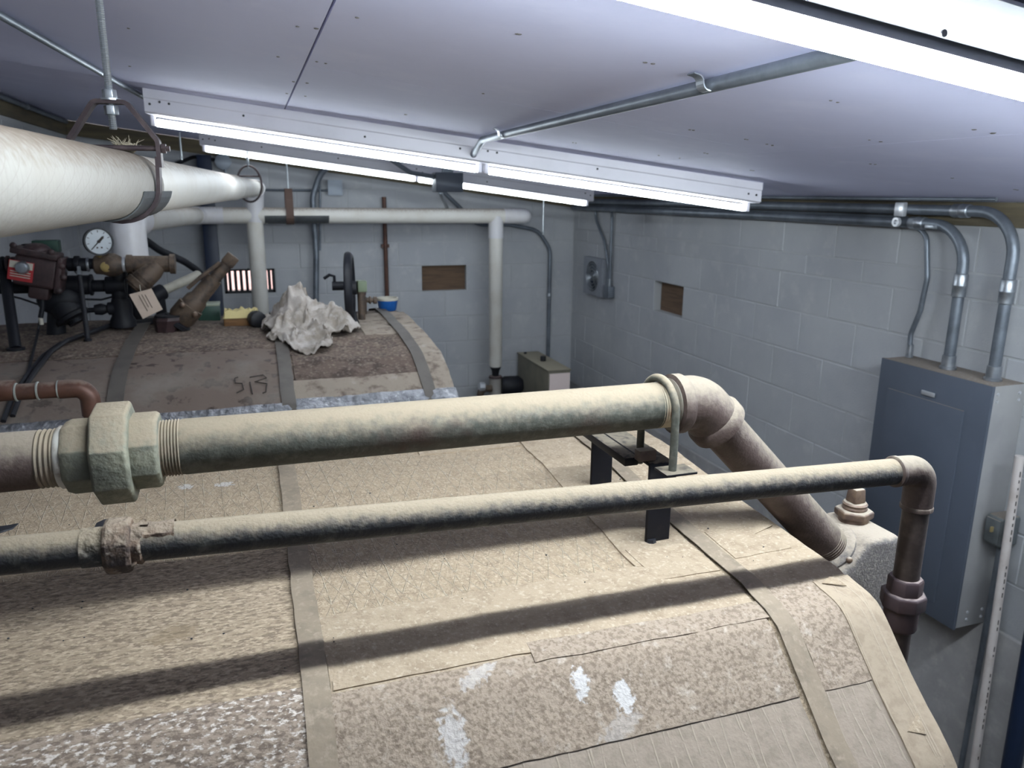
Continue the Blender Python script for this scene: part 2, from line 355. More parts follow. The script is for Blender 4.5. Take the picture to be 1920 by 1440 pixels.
WLOC = {}
def obj(name, mb, mat, parent=None, bevel=0.0, seg=2, smooth=40, label=None, cat=None, group=None, kind=None, sub=0):
    vs = mb.v
    xs = [v.x for v in vs]; ys = [v.y for v in vs]; zs = [v.z for v in vs]
    base = Vector(((min(xs)+max(xs))/2, (min(ys)+max(ys))/2, min(zs)))
    me = bpy.data.meshes.new(name)
    me.from_pydata([v-base for v in vs], [], mb.f)
    bm = bmesh.new(); bm.from_mesh(me)
    bmesh.ops.recalc_face_normals(bm, faces=bm.faces[:])
    if bevel:
        ed = [e for e in bm.edges if len(e.link_faces) == 2 and e.calc_face_angle(0) > .5]
        bmesh.ops.bevel(bm, geom=ed, offset=bevel, segments=seg, profile=.5, affect='EDGES', clamp_overlap=True)
    bm.to_mesh(me); bm.free()
    if smooth:
        me.polygons.foreach_set('use_smooth', [True]*len(me.polygons))
        me.set_sharp_from_angle(angle=math.radians(smooth))
    me.materials.append(mat)
    o = bpy.data.objects.new(name, me); COL.objects.link(o)
    place(o, base, parent)
    if sub:
        sm = o.modifiers.new('subdivision', 'SUBSURF'); sm.levels = sub; sm.render_levels = sub
    tag(o, label, cat, group, kind)
    return o
def place(o, base, parent):
    WLOC[o.name] = Vector(base)
    if parent is not None:
        o.parent = parent; o.location = Vector(base)-WLOC[parent.name]
    else: o.location = base
def tag(o, label=None, cat=None, group=None, kind=None):
    if label: o['label'] = label
    if cat: o['category'] = cat
    if group: o['group'] = group
    if kind: o['kind'] = kind
    return o
def thing(name, loc, label, cat, group=None):
    o = bpy.data.objects.new(name, None); COL.objects.link(o); o.empty_display_size = .05
    place(o, Vector(loc), None)
    return tag(o, label, cat, group)
def copy_part(src, wloc, parent):
    o = src.copy(); COL.objects.link(o); place(o, Vector(wloc), parent); return o

# =================================================================== THE ROOM
floor = obj('floor', MB().box((XL-.2, YF-.2, -.1), (XR+.2, YB+.2, 0)), m_floor, kind='structure')

# ceiling: plywood sheets screwed under a sloping deck
ceil = obj('ceiling', MB().hexa([(XL-.2, YF-.2, cz(XL-.2)+.013), (XR+.2, YF-.2, cz(XR+.2)+.013), (XR+.2, YB+.2, cz(XR+.2)+.013), (XL-.2, YB+.2, cz(XL-.2)+.013),
                               (XL-.2, YF-.2, cz(XL)+.2), (XR+.2, YF-.2, cz(XL)+.2), (XR+.2, YB+.2, cz(XL)+.2), (XL-.2, YB+.2, cz(XL)+.2)]), m_black, kind='structure')
def ceil_sheet(x0, x1, y0, y1, g=.0012):
    x0 += g; x1 -= g; y0 += .0009; y1 -= .0009
    obj('ceiling_sheet', MB().hexa([(x0, y0, cz(x0)), (x1, y0, cz(x1)), (x1, y1, cz(x1)), (x0, y1, cz(x0)), (x0, y0, cz(x0)+.012), (x1, y0, cz(x1)+.012), (x1, y1, cz(x1)+.012), (x0, y1, cz(x0)+.012)]), m_ceil, ceil, smooth=0)
for (x0, x1, ys) in ((XL, .145, (YF, .50, 2.92, YB)), (.148, 1.43, (YF, -.35, 1.93, 4.2, YB)), (1.43, XR, (YF, .4, 2.88, 5.1, YB))):
    for a, b in zip(ys[:-1], ys[1:]): ceil_sheet(x0, x1, a, b, .0010 if x0 < .2 else .0006)
nm = MB()
for (px, py) in [(557, 51), (593, 55), (527, 108), (600, 117), (547, 153), (573, 156), (570, 180), (535, 175), (665, 32), (960, 62), (900, 175), (1215, 117), (1560, 190), (1821, 242), (1862, 250), (1622, 261), (1645, 265),
                 (1294, 244), (1435, 270), (1450, 273), (1400, 262), (1320, 287), (1275, 297), (1235, 292), (1637, 308), (1787, 334), (760, 215), (240, 54), (250, 126), (1076, 268), (1905, 356), (1410, 320)]:
    p = PC(px, py, .0006); sz = random.uniform(.0035, .006)
    for k in range(random.choice((1, 2))):
        q = p + Vector((random.uniform(-.008, .014), random.uniform(-.006, .006), 0)); q.z = cz(q.x)-.0004
        nm.lathe(q, (SL, 0, 1), [(-.0008, sz*.6), (.0006, sz)], 7)
obj('nail_mark', nm, M('nail_stain', (.13, .12, .12), .8), ceil, kind='stuff')

ROWS = [.92, 1.11, 1.30, 1.505, 1.71, 1.905, 2.088, 2.182, 2.35]
def block_mesh(sx, sy, sz, bev=.0025):
    mb = MB().box((-sx/2, -sy/2, 0), (sx/2, sy/2, sz)); me = bpy.data.meshes.new('block')
    me.from_pydata([tuple(v) for v in mb.v], [], mb.f); bm = bmesh.new(); bm.from_mesh(me); bmesh.ops.recalc_face_normals(bm, faces=bm.faces[:])
    bmesh.ops.bevel(bm, geom=bm.edges[:], offset=bev, segments=1, affect='EDGES', clamp_overlap=True); bm.to_mesh(me); bm.free()
    me.materials.append(m_block); return me
BL = .362; TH = .19; J = .007; cache = {}
def lay_block(wall, axis, face, sgn, a0, a1, z0, z1):
    """axis 'y': wall in the YZ plane with its room face at x=face; sgn = outward direction"""
    key = (axis, round(a1-a0, 4), round(z1-z0, 4))
    if key not in cache:
        L_, H_ = a1-a0-J, z1-z0-J
        cache[key] = block_mesh(TH, L_, H_) if axis == 'y' else block_mesh(L_, TH, H_)
    o = bpy.data.objects.new('block', cache[key]); COL.objects.link(o)
    mid = (a0+a1)/2; jit = random.uniform(-.0012, .0012)
    loc = (face+sgn*(TH/2)+jit, mid, z0+J/2) if axis == 'y' else (mid, face+sgn*(TH/2)+jit, z0+J/2)
    place(o, loc, wall)
def cells(a0, a1, z0, z1, holes):
    A = sorted({a0, a1, *[h[0] for h in holes], *[h[1] for h in holes]}); Z = sorted({z0, z1, *[h[2] for h in holes], *[h[3] for h in holes]})
    for i in range(len(A)-1):
        for j in range(len(Z)-1):
            ca, cb = (A[i]+A[i+1])/2, (Z[j]+Z[j+1])/2
            if any(h[0] < ca < h[1] and h[2] < cb < h[3] for h in holes): continue
            yield A[i], A[i+1], Z[j], Z[j+1]
def slab(name, axis, face, sgn, a0, a1, z0, z1, holes, t0=.0025, t1=.2):
    mb = MB()
    for (p, q, r, s_) in cells(a0, a1, z0, z1, holes):
        f0, f1 = sorted((face+sgn*t0, face+sgn*t1))
        if axis == 'y': mb.box((f0, p, r), (f1, q, s_))
        else: mb.box((p, f0, r), (q, f1, s_))
    return obj(name, mb, m_mortar, kind='structure', smooth=0)

# right wall: painted block over a rough concrete base
NR = (4.113, 4.475, 1.71, 1.905)
wall_r = slab('wall_right', 'y', XR, 1, YF, YB+.2, 0, 2.437, [NR])
obj('concrete_base', MB().box((XR-.012, YF, 0), (XR+.05, YB, .915)), m_conc, wall_r, bevel=.006)
joint0 = {0: 0.0, 1: .5}
for i in range(len(ROWS)-1):
    z0, z1 = ROWS[i], ROWS[i+1]
    off = 0.0 if (i % 2 == 0) else BL/2
    ya = 4.113 + off - BL*16
    while ya < YB-.02:
        a0, a1 = ya, min(ya+BL, YB-.002); ya += BL
        if a1 < YF+.3 or a1-a0 < .05: continue
        if i == 4 and abs(a0-4.113) < .02: continue
        lay_block(wall_r, 'y', XR, 1, a0, a1, z0, z1)
obj('niche_board', MB().box((XR+.055, NR[0]-.02, NR[2]-.02), (XR+.085, NR[1]+.02, NR[3]+.02)), m_board, wall_r)
# back wall
NB = (1.236, 1.592, 1.71, 1.905); NV = (-.200, .150, 1.735, 1.915)
def ptop(x): return cz(x)-.092
wall_b = slab('wall_back', 'x', YB, 1, XL-.2, XR+.2, 0, cz(XR), [NB, NV])
rows_b = [.55, .73] + ROWS[:7] + [2.28, 2.47, 2.66, 2.85]
ob = MB()                                               # mortar above the level part, under the slope
ob.prism([(XL, cz(XR)), (XR, cz(XR)), (XL, cz(XL))], 'y', YB+.0025, YB+.2)
obj('gable_mortar', ob, m_mortar, wall_b, smooth=0)
for i in range(len(rows_b)-1):
    z0, z1 = rows_b[i], rows_b[i+1]
    off = 0.0 if (i % 2 == 0) else BL/2
    xa = 1.236 + off - BL*8
    while xa < XR-.02:
        a0, a1 = max(xa, XL+.002), min(xa+BL, XR-.002); xa += BL
        if a1-a0 < .05: continue
        if z0 == 1.71 and abs(a0-1.236) < .02: continue
        if z0 == 1.71 and -.3 < a0 < .1 : 
            continue
        if z1 <= ptop(a1)+.004: lay_block(wall_b, 'x', YB, 1, a0, a1, z0, z1)
        elif z0+.03 < ptop(a0):
            za, zb = min(z1-J/2, ptop(a0)), min(z1-J/2, ptop(a1))
            zb = max(zb, z0+J)
            p, q = a0+J/2, a1-J/2; z = z0+J/2
            obj('block', MB().hexa([(p, YB, z), (q, YB, z), (q, YB+.19, z), (p, YB+.19, z), (p, YB, za), (q, YB, zb), (q, YB+.19, zb), (p, YB+.19, za)]), m_block, wall_b, bevel=.003, seg=1, smooth=0)
obj('niche_board', MB().box((NB[0]-.02, YB+.05, NB[2]-.02), (NB[1]+.02, YB+.08, NB[3]+.02)), m_board, wall_b)
# short blocks left and right of the slotted vent
for (p, q) in ((XL+.002, -.574), (-.574, -.200), (.150, .512)):
    lay_block(wall_b, 'x', YB, 1, p, q, 1.71, 1.905)
lay_block(wall_b, 'x', YB, 1, .512, .874, 1.71, 1.905)
lay_block(wall_b, 'x', YB, 1, .874, 1.236, 1.71, 1.905)
# left wall
wall_l = slab('wall_left', 'y', XL, -1, YF, YB+.2, 0, cz(XL), [])
rl = [1.30, 1.505, 1.71, 1.905, 2.088, 2.28, 2.47, 2.66, 2.78]
for i in range(len(rl)-1):
    ya = 2.6 + (0 if i % 2 else BL/2)
    while ya < YB-.02:
        a0, a1 = ya, min(ya+BL, YB-.002); ya += BL
        if a1-a0 > .05: lay_block(wall_l, 'y', XL, -1, a0, a1, rl[i], rl[i+1])
wall_f = obj('wall_front', MB().box((XL-.2, YF-.2, 0), (XR+.2, YF, cz(XL))), m_mortar, kind='structure')
# wooden plates on top of the walls
obj('trim_1', MB().box((XR-.012, YF, 2.352), (XR+.02, YB, cz(XR)-.001)), m_wood, kind='structure', bevel=.003)
x0, x1 = XL, XR-.013
obj('trim_2', MB().hexa([(x0, YB-.012, ptop(x0)), (x1, YB-.012, ptop(x1)), (x1, YB+.02, ptop(x1)), (x0, YB+.02, ptop(x0)), (x0, YB-.012, cz(x0)-.001), (x1, YB-.012, cz(x1)-.001), (x1, YB+.02, cz(x1)-.001), (x0, YB+.02, cz(x0)-.001)]), m_wood, kind='structure')
obj('trim_3', MB().box((XL-.02, YF, cz(XL)-.095), (XL+.012, YB-.013, cz(XL)-.003)), m_wood, kind='structure', bevel=.003)
# slotted vent in the back wall, open to the daylight outside
vt = thing('slotted_vent', (-.025, YB+.03, NV[2]), 'dark slotted vent in the back wall with daylight behind its upright bars', 'vent')
obj('frame', MB().box((NV[0], YB+.02, NV[2]), (NV[1], YB+.10, NV[2]+.018)).box((NV[0], YB+.02, NV[3]-.02), (NV[1], YB+.10, NV[3])).box((NV[0], YB+.02, NV[2]), (NV[0]+.02, YB+.10, NV[3])).box((NV[1]-.02, YB+.02, NV[2]), (NV[1], YB+.10, NV[3])), m_black, vt)
nb = 8
for k in range(nb):
    x = NV[0]+.02 + (NV[1]-NV[0]-.04)*(k+.5)/nb
    obj('bar', MB().box((x-.0105, YB+.03, NV[2]+.018), (x+.0105, YB+.07, NV[3]-.02)), m_black, vt)
obj('outside_brick_wall', MB().box((-1.4, YB+1.3, 1.3), (1.4, YB+1.4, 2.12)), m_brick, label='sunlit pink brick outside, glimpsed through the slotted vent', cat='wall')

# =================================================================== FLUORESCENT STRIPS
def strip_light(xa, ya, xb, yb, gaps, label, wid=.155, drop=.105, body=.082, tube_off=0.0, hood=None, tmat=None, hmat=None, trough=False, lip=.062):
    """xa..xb along the slope; gaps = list of (start, end) fractions, one per tube"""
    def pt(f, dy, dz):
        x = xa+(xb-xa)*f; y = ya+(yb-ya)*f+dy
        return Vector((x, y, cz(x)-dz))
    t = thing('strip_light', pt(.5, 0, drop+.014), label, 'light fixture')
    h = wid/2
    mb = MB()
    if trough:                                       # open reflector trough: deep lips either side of the tube
        prof = [(-.022, .001), (-.022, lip+.002), (-.019, lip+.002), (-.017, .026), (.030, .026), (h-.004, lip), (h, lip), (h, lip-.006), (h*.75, .001)]
    else:
        prof = [(-h, .001), (-h, .030), (-h*.95, .034), (-h*.95, body-.006), (-h*.8, body), (h*.8, body), (h*.95, body-.006), (h*.95, .034), (h, .030), (h, .001)]
    vs = [pt(0, a, b) for a, b in prof]+[pt(1, a, b) for a, b in prof]; n = len(prof)
    mb.add(vs, [tuple(range(n)), tuple(range(n, 2*n))[::-1]]+[(i, (i+1) % n, n+(i+1) % n, n+i) for i in range(n)])
    hs = obj('housing', mb, hmat or m_enamel, t, smooth=25)
    dots = MB()
    for f in (.008, .022, .035, .14, .32, .47, .49, .515, .53, .70, .975, .99):
        p = pt(f, -h*.95-.0004, .046+random.uniform(-.008, .012)); dots.cyl(p, p+Vector((0, -.002, 0)), .0042, n=8)
    obj('knockout', dots, m_black, hs, kind='stuff')
    if hood:
        mb = MB(); vs = [pt(0, hood[0], .035), pt(1, hood[0], .035), pt(1, hood[1], .012), pt(0, hood[1], .012), pt(0, hood[0], .031), pt(1, hood[0], .031), pt(1, hood[1], .008), pt(0, hood[1], .008)]
        mb.hexa(vs); obj('reflector', mb, m_dull, t)
    for (f0, f1) in gaps:
        a, b = pt(f0, tube_off, drop), pt(f1, tube_off, drop)
        d = (b-a).normalized()
        obj('tube', MB().lathe(a, d, [(0, .009), (.004, .0127), ((b-a).length-.004, .0127), ((b-a).length, .009)], 12), tmat or m_tube, t)
        for p, s_ in ((a, -1), (b, 1)):
            obj('lampholder', MB().obox(p+d*s_*.010+Vector((0, 0, .008)), d*.008, Vector((0, .014, 0)), Vector((0, 0, .021))), m_enamel, t, bevel=.003)
    return t
def ends(p, q, dz, ext=.012):
    a, b = PC(*p, dz), PC(*q, dz); L_ = b-a
    return a.x-L_.x*ext, a.y-L_.y*ext+.004, b.x+L_.x*ext, b.y+L_.y*ext+.004
strip_light(*ends((293, 230), (1395, 390), .105), [(.012, .505), (.525, .988)], 'long white strip light hung across the middle of the ceiling, two lit tubes', tube_off=-.004)
strip_light(*ends((386, 280), (1097, 382), .10), [(.012, .515), (.525, .988)], 'strip light nearest the back wall, partly hidden behind the middle strip', tube_off=-.004, drop=.10, tmat=m_tube_far)
strip_light(-.06, .750, 2.36, .750, [(.012, .485), (.505, .988)], 'nearest strip light overhead, its lit tube cutting across the top right corner', wid=.13, tube_off=.0, drop=.056, body=.036, trough=True, lip=.044, hood=(-.030, -.100), tmat=m_tube_near, hmat=m_dull)

# =================================================================== NEAR BOILER
def smoothprof(pts, step=.008, it=3):
    pts = [Vector((0, p[0], p[1])) for p in pts]; out = []
    for a, b in zip(pts[:-1], pts[1:]):
        n = max(1, int((b-a).length/step))
        for i in range(n): out.append(a+(b-a)*(i/n))
    out.append(pts[-1])
    for _ in range(it):
        out = [out[0]]+[(out[i-1]+out[i]*2+out[i+1])/4 for i in range(1, len(out)-1)]+[out[-1]]
    return out
class Jacket:
    def __init__(s, prof, yref, it=3):
        s.p = smoothprof(prof, .008, it); s.s = [0.0]
        for a, b in zip(s.p[:-1], s.p[1:]): s.s.append(s.s[-1]+(b-a).length)
        k = min(range(len(s.p)), key=lambda i: abs(s.p[i].y-yref) - (s.p[i].z*.01)); s0 = s.s[k]; s.s = [v-s0 for v in s.s]
    def at(s, v, off=0.0):
        v = max(s.s[0], min(s.s[-1], v)); lo, hi = 0, len(s.s)-1
        while hi-lo > 1:
            m = (lo+hi)//2
            if s.s[m] <= v: lo = m
            else: hi = m
        f = (v-s.s[lo])/max(1e-9, s.s[hi]-s.s[lo]); a, b = s.p[lo], s.p[hi]
        a2, b2 = s.p[max(0, lo-2)], s.p[min(len(s.p)-1, hi+2)]
        t = (b2-a2).normalized(); n = Vector((0, -t.z, t.y))
        return a+(b-a)*f+n*off
    def sY(s, y, top=True):
        best = min((i for i in range(len(s.p))), key=lambda i: abs(s.p[i].y-y)+(0 if s.p[i].z > 1.2 else 5))
        return s.s[best]
    def zat(s, y): return s.at(s.sY(y)).z
    def wob(s, x, v, amp): return amp*(noise.noise(Vector((x*4, v*4, 1.3)))+.5*noise.noise(Vector((x*11, v*11, 4.1))))
    def body(s, x0, x1, amp=.003, nx=48):
        mb = MB(); rows = []
        for i in range(nx+1):
            x = x0+(x1-x0)*i/nx
            e = min(1, (x1-x)/.018); rd = -.010*(1-math.sqrt(max(0, 1-(1-e)**2))) if e < 1 else 0
            rows.append([Vector((x, 0, 0))+s.at(v, s.wob(x, v, amp)+rd) for v in s.s])
        mb.grid(rows)
        n = len(s.s); k = nx*n
        mb.f.append(tuple(range(n))); mb.f.append(tuple(range(k, k+n))[::-1])
        mb.f.append((0, n-1, k+n-1, k))
        return mb
    def sheet(s, x0, x1, v0, v1, off=.0016, amp=.003, th=None, wav=0.0, nx=None, nv=None, skew=0.0):
        """thin piece of facing lying on the jacket"""
        nx = nx or max(2, int((x1-x0)/.02)); nv = nv or max(3, int((v1-v0)/.014)); th = th or off+.002
        top = []; bot = []
        for i in range(nx+1):
            fx = i/nx; x = x0+(x1-x0)*fx; rt = []; rb = []
            for j in range(nv+1):
                fv = j/nv; v = v0+(v1-v0)*fv + skew*(fx-.5)
                xe = x + (0.0022*noise.noise(Vector((v*30, x0*9, 2))) if i in (0, nx) else 0)
                ve = v + (0.0022*noise.noise(Vector((x*30, v0*9, 7))) if j in (0, nv) else 0)
                lift = off + s.wob(x, v, amp) + (wav*abs(noise.noise(Vector((x*22, v*5, 3)))) if 0 < i < nx and 0 < j < nv else 0)
                rt.append(Vector((xe, 0, 0))+s.at(ve, lift)); rb.append(Vector((xe, 0, 0))+s.at(ve, lift-th))
            top.append(rt); bot.append(rb)
        mb = MB(); mb.grid(top); k = len(mb.v); mb.grid(bot); n = nv+1
        for i in range(nx):
            mb.f += [(i*n, (i+1)*n, k+(i+1)*n, k+i*n), (i*n+nv, (i+1)*n+nv, k+(i+1)*n+nv, k+i*n+nv)]
        for j in range(nv):
            mb.f += [(j, j+1, k+j+1, k+j), (nx*n+j, nx*n+j+1, k+nx*n+j+1, k+nx*n+j)]
        return mb
NJ = Jacket([(.545, .22), (.545, 1.50), (.558, 1.626), (.598, 1.749), (.688, 1.828), (.756, 1.895), (.844, 1.909), (1.093, 1.919), (1.321, 1.941), (1.55, 1.943), (1.75, 1.915), (1.94, 1.82), (2.06, 1.64), (2.10, 1.4), (2.10, .22)], .756)
XE = .80; KB = .97                 # jacket seams below were measured at 1.03 times this size
nb_ = thing('boiler', (0, 1.36, 0), 'near boiler wrapped in dusty tan insulation under the two foreground pipes', 'boiler')
obj('jacket', NJ.body(-.98, XE), m_scrim, nb_, smooth=50)
obj('base_skid', MB().box((-.95, .60, 0), (.80, .72, .22)), m_iron, nb_, bevel=.005)
obj('base_skid', MB().box((-.95, 2.0, 0), (.80, 2.12, .22)), m_iron, nb_, bevel=.005)
S = lambda y: NJ.sY(y*KB)
s955, s84, s71 = S(.955), S(.815), S(.71)
sh = [
 ('facing_sheet', -.97, .021, s84, S(1.16), m_streak, .0018, .0012),
 ('facing_sheet', -.97, .022, s71-.24, s84+.006, m_speck, .0030, .002),
 ('facing_sheet', .052, .645, S(.80), s955, m_kraft, .0022, .004),
 ('facing_sheet', .525, .648, s955-.004, S(1.75), m_kraft, .0028, .001),
 ('facing_sheet', .048, .644, s71, S(.80)+.004, m_kraftdust, .0034, .004),
 ('facing_sheet', .053, .644, s71-.30, s71+.004, m_scrim2, .0016, .002),
 ('facing_sheet', .683, XE/KB, S(.83), S(1.75), m_kraft, .0018, .001),
 ('facing_sheet', .683, .766, s71, S(.845), m_kraftdust, .0034, .001),
 ('facing_sheet', .683, .766, s71-.30, s71+.003, m_scrim2, .0022, .001),
 ('facing_sheet', .762, XE/KB+.001, s71-.30, S(.835), m_kraftend, .0048, .002),
 ('facing_tape', .055, .30, S(.803), S(.822), m_kraft, .0042, .000),
 ('facing_tape', .30, .648, S(.79), S(.818), m_kraftdust, .0048, .001),
 ('facing_patch', .535, .645, S(.905), S(1.005), m_kraft, .0040, .001),
 ('facing_patch', .690, .795, S(.93), S(1.02), m_kraft, .0030, .001),
 ('facing_tape', .30, .52, S(1.47), S(1.51), m_kraft, .0024, .002),
]
for (nme, a, b, c, d, mt, off, wav) in sh: obj(nme, NJ.sheet(max(a*KB, -.97), b*KB, c, d, off, wav=wav), mt, nb_, smooth=35)
for xx in (.0204, .6305):
    obj('steel_strap', NJ.sheet(xx, xx+.030, NJ.s[0]+.1, NJ.s[-1]-.1, .0062, th=.0014, amp=.0016, nv=150, nx=2), m_strap, nb_, smooth=50)
# lifted flaps and a torn hole in the facing
def flap(p, a, b, h, mat=m_kraft):
    z = lambda q: q+Vector((0, 0, 0))
    p, a, b = Vector(p), Vector(a), Vector(b); t = Vector((0, 0, .0012))
    c = (a+b)/2+Vector((0, 0, h))
    mb = MB(); mb.add([p+t, a+t, c, b+t, p, a, c-Vector((0, 0, .0012)), b], [(0, 1, 2), (0, 2, 3), (4, 6, 5), (4, 7, 6), (0, 4, 5, 1), (1, 5, 6, 2), (2, 6, 7, 3), (3, 7, 4, 0)])
    obj('torn_flap', mb, mat, nb_)
def on(x, y, o=.003): q = NJ.at(S(y), o); return Vector((x*KB, q.y, q.z))
flap(on(.765, .985, .004), on(.812, 1.00, .005), on(.798, 1.03, .005), .004)
flap(on(.770, .825, .006), on(.79, .838, .008), on(.80, .815, .008), .004)
flap(on(.775, .655, .006), on(.80, .652, .007), on(.803, .668, .007), .0025)
obj('tear', MB().lathe(on(-.412, 1.334, -.002), (0, 0, 1), [(0, .028), (.0045, .024)], 9), m_black, nb_)
obj('tear', MB().lathe(on(-.245, 1.30, -.002), (0, 0, 1), [(0, .030), (.0045, .026)], 9), m_black, nb_)
obj('tear', MB().lathe(on(.588, 1.018, -.002), (0, 0, 1), [(0, .010), (.0075, .008)], 8), m_black, nb_)
gr = MB()
for _ in range(38):
    x = random.uniform(-.4, .78); y = random.uniform(.80, 1.35); q = on(x, y, .004); r = random.choice((.0009, .0012, .0017))
    gr.ball(q, r, r*.8, r*.6, 6, 4)
obj('grit', gr, m_black, nb_, kind='stuff')

# --------------------------------------------------------------- big threaded pipe across the near boiler
Y1, Z1, R1 = .985, 2.1415, .0348
bp = thing('threaded_steel_pipe', (.1, Y1, Z1-R1), 'thick dusty threaded pipe with hex union crossing above the near boiler', 'pipe')
obj('pipe_section', MB().lathe((-1.05, Y1, Z1), (1, 0, 0), [(0, R1), (.794, R1), (.797, R1-.0012), (.818, R1-.0022)], 32), m_pipe_br, bp)
def thread(x0, x1, r, n, mat, parent, d=Vector((1, 0, 0)), p0=None):
    prof = []; L_ = x1-x0
    for i in range(n):
        prof += [(L_*i/n, r-.0022), (L_*(i+.5)/n, r)]
    prof.append((L_, r-.0022))
    return obj('thread', MB().lathe(p0 if p0 is not None else (x0, Y1, Z1), d, prof, 32), mat, parent, smooth=20)
thread(-.254, -.233, R1+.0004, 4, m_thread, bp)
obj('sealant_ring', MB().lathe((-.233, Y1, Z1), (1, 0, 0), [(0, R1+.0005), (.003, R1+.003), (.008, R1+.003), (.011, R1)], 28), m_sealant, bp)
hexp = math.pi/6
def hexring(x0, x1, r, parent, mat, name, n=6, ch=.004, phase=hexp, y=Y1, z=Z1, d=(1, 0, 0)):
    L_ = x1-x0
    return obj(name, MB().lathe((x0, y, z), d, [(0, r*.93), (ch, r), (L_-ch, r), (L_, r*.93)], n, phase), mat, parent, bevel=.0015, smooth=25)
hexring(-.2254, -.1856, R1*1.30, bp, m_union, 'union_end', 8, .008, math.pi/8)
hexring(-.193, -.1515, R1*1.78, bp, m_union, 'union_nut', 8, .003, math.pi/8+.08)
hexring(-.157, -.121, R1*1.36, bp, m_union, 'union_end', 8, .004, math.pi/8)
thread(-.123, -.0985, R1+.0006, 7, m_thread, bp)
obj('pipe_section', MB().lathe((-.0995, Y1, Z1), (1, 0, 0), [(0, R1-.001), (.004, R1), (.663, R1)], 40), m_pipe, bp)
thread(.559, .5855, R1+.0004, 6, M('clean_thread', (.46, .40, .30), .6, .3, var=((.30, .2, .14), 40, .45, .7), dust=(DUST, .3, 1, .8)), bp)
# 45 degree elbow and the lower run
C0 = Vector((.6364, Y1, Z1)); dn = Vector((1, 0, -1)).normalized()
ep = fillet([C0-Vector((.036, 0, 0)), C0, C0+dn*.046], .071, 10)
rr = [R1*1.20]*len(ep)
el = obj('elbow', MB().tube(ep, rr, 32), m_pipe_br, bp)
obj('elbow_band', MB().lathe(ep[0]-Vector((.012, 0, 0)), (1, 0, 0), [(0, R1*1.12), (.002, R1*1.32), (.016, R1*1.32), (.023, R1*1.19)], 36), m_pipe_br, bp)
obj('elbow_band', MB().lathe(ep[-1]-dn*.010, dn, [(0, R1*1.19), (.006, R1*1.33), (.022, R1*1.33), (.025, R1*1.10)], 36), m_pipe_br, bp)
obj('sealant_ring', MB().lathe(ep[0]-Vector((.0165, 0, 0)), (1, 0, 0), [(0, R1*1.02), (.002, R1*1.16), (.006, R1*1.10)], 30), M('green_patina', (.17, .15, .12), .8, var=((.05, .11, .085), 45, .52, .66)), bp)
end = C0+dn*.431
obj('pipe_section', MB().cyl(ep[-1], end, R1, n=40), m_pipe_br, bp)
thread(0, .02, R1+.0006, 4, m_pipe_br, bp, dn, end-dn*.054)

# --------------------------------------------------------------- casting with plug at the boiler end
ct = thing('pipe_casting', (.97, Y1, 0), 'grey cast pipe fitting with a square-headed plug beside the boiler end', 'pipe fitting')
cx, cz_ = end.x, end.z
poly = [(cx-.083, cz_-.085), (cx-.083, cz_-.047), (cx+.017, cz_+.053), (cx+.080, cz_+.053), (cx+.080, cz_-.31), (cx-.083, cz_-.31)]
obj('body', MB().prism(poly, 'y', Y1-.061, Y1+.068), m_cast, ct, bevel=.013, seg=4, smooth=50)
obj('boss', MB().lathe(end-dn*.033, dn, [(0, R1*1.22), (.004, R1*1.38), (.03, R1*1.5)], 36), m_cast, ct)
obj('nub', MB().ball(end-dn*.034+Vector((.004, -.05, -.006)), .006, .005, .0055), m_brassplug, ct)
pl = Vector((cx+.047, Y1+.021, cz_+.051))
obj('bushing', MB().lathe(pl, (0, 0, 1), [(0, .026), (.008, .026)], 20), m_brassplug, ct)
obj('bushing_hex', MB().lathe(pl+Vector((0, 0, .008)), (0, 0, 1), [(0, .031), (.003, .033), (.012, .033), (.015, .030)], 6, .3), m_brassplug, ct, bevel=.0012, smooth=25)
obj('plug', MB().lathe(pl+Vector((0, 0, .022)), (0, 0, 1), [(0, .0205), (.004, .0215), (.007, .020), (.011, .0215), (.014, .019)], 20), m_brassplug, ct)
q = pl+Vector((0, 0, .036)); a = .0125
obj('plug_head', MB().hexa([q+Vector(v) for v in ((-a, -a, 0), (a, -a, 0), (a, a, 0), (-a, a, 0), (-a*.85, -a*.85, .026), (a*.85, -a*.85, .026), (a*.85, a*.85, .026), (-a*.85, a*.85, .026))]), m_brassplug, ct, bevel=.003)
obj('down_pipe', MB().cyl((cx, Y1+.004, cz_-.305), (cx, Y1+.004, 0), .048, n=24), m_cast, ct)

# --------------------------------------------------------------- U-bolt bracket
bx0, bx1 = .561, .603
YN, YA = .987, 1.205                                # near and far leg
br = thing('pipe_bracket', (.58, 1.1, NJ.zat(YN)), 'black steel bracket with dusty U-bolt standing on the near boiler', 'bracket')
zn, zf, zt = NJ.zat(YN)-.004, NJ.zat(YA)-.004, 2.047
pth = [(YN, zn), (YN, zt-.008), (YN+.003, zt-.002), (YN+.009, zt), (YA-.009, zt), (YA-.003, zt-.002), (YA, zt-.008), (YA, zf), (YA-.006, zf), (YA-.006, zt-.006), (YN+.006, zt-.006), (YN+.006, zn)]
obj('frame', MB().prism(pth, 'x', bx0, bx1), m_blacksteel, br, bevel=.0012, seg=1)
obj('rail', MB().box((bx0-.028, YN+.03, zt-.012), (bx0-.004, YA-.002, zt+.002)), m_blacksteel, br, bevel=.002)
xu = .574; ru = R1+.0072
ub = [Vector((xu, Y1-ru, zt-.012))]+[Vector((xu-.010*k/16, Y1-math.cos(math.pi*k/16)*ru, Z1+math.sin(math.pi*k/16)*ru)) for k in range(17)]+[Vector((xu-.010, Y1+ru, zt-.012))]
obj('u_bolt', MB().tube(ub, .0060, 14), m_pipe, br)
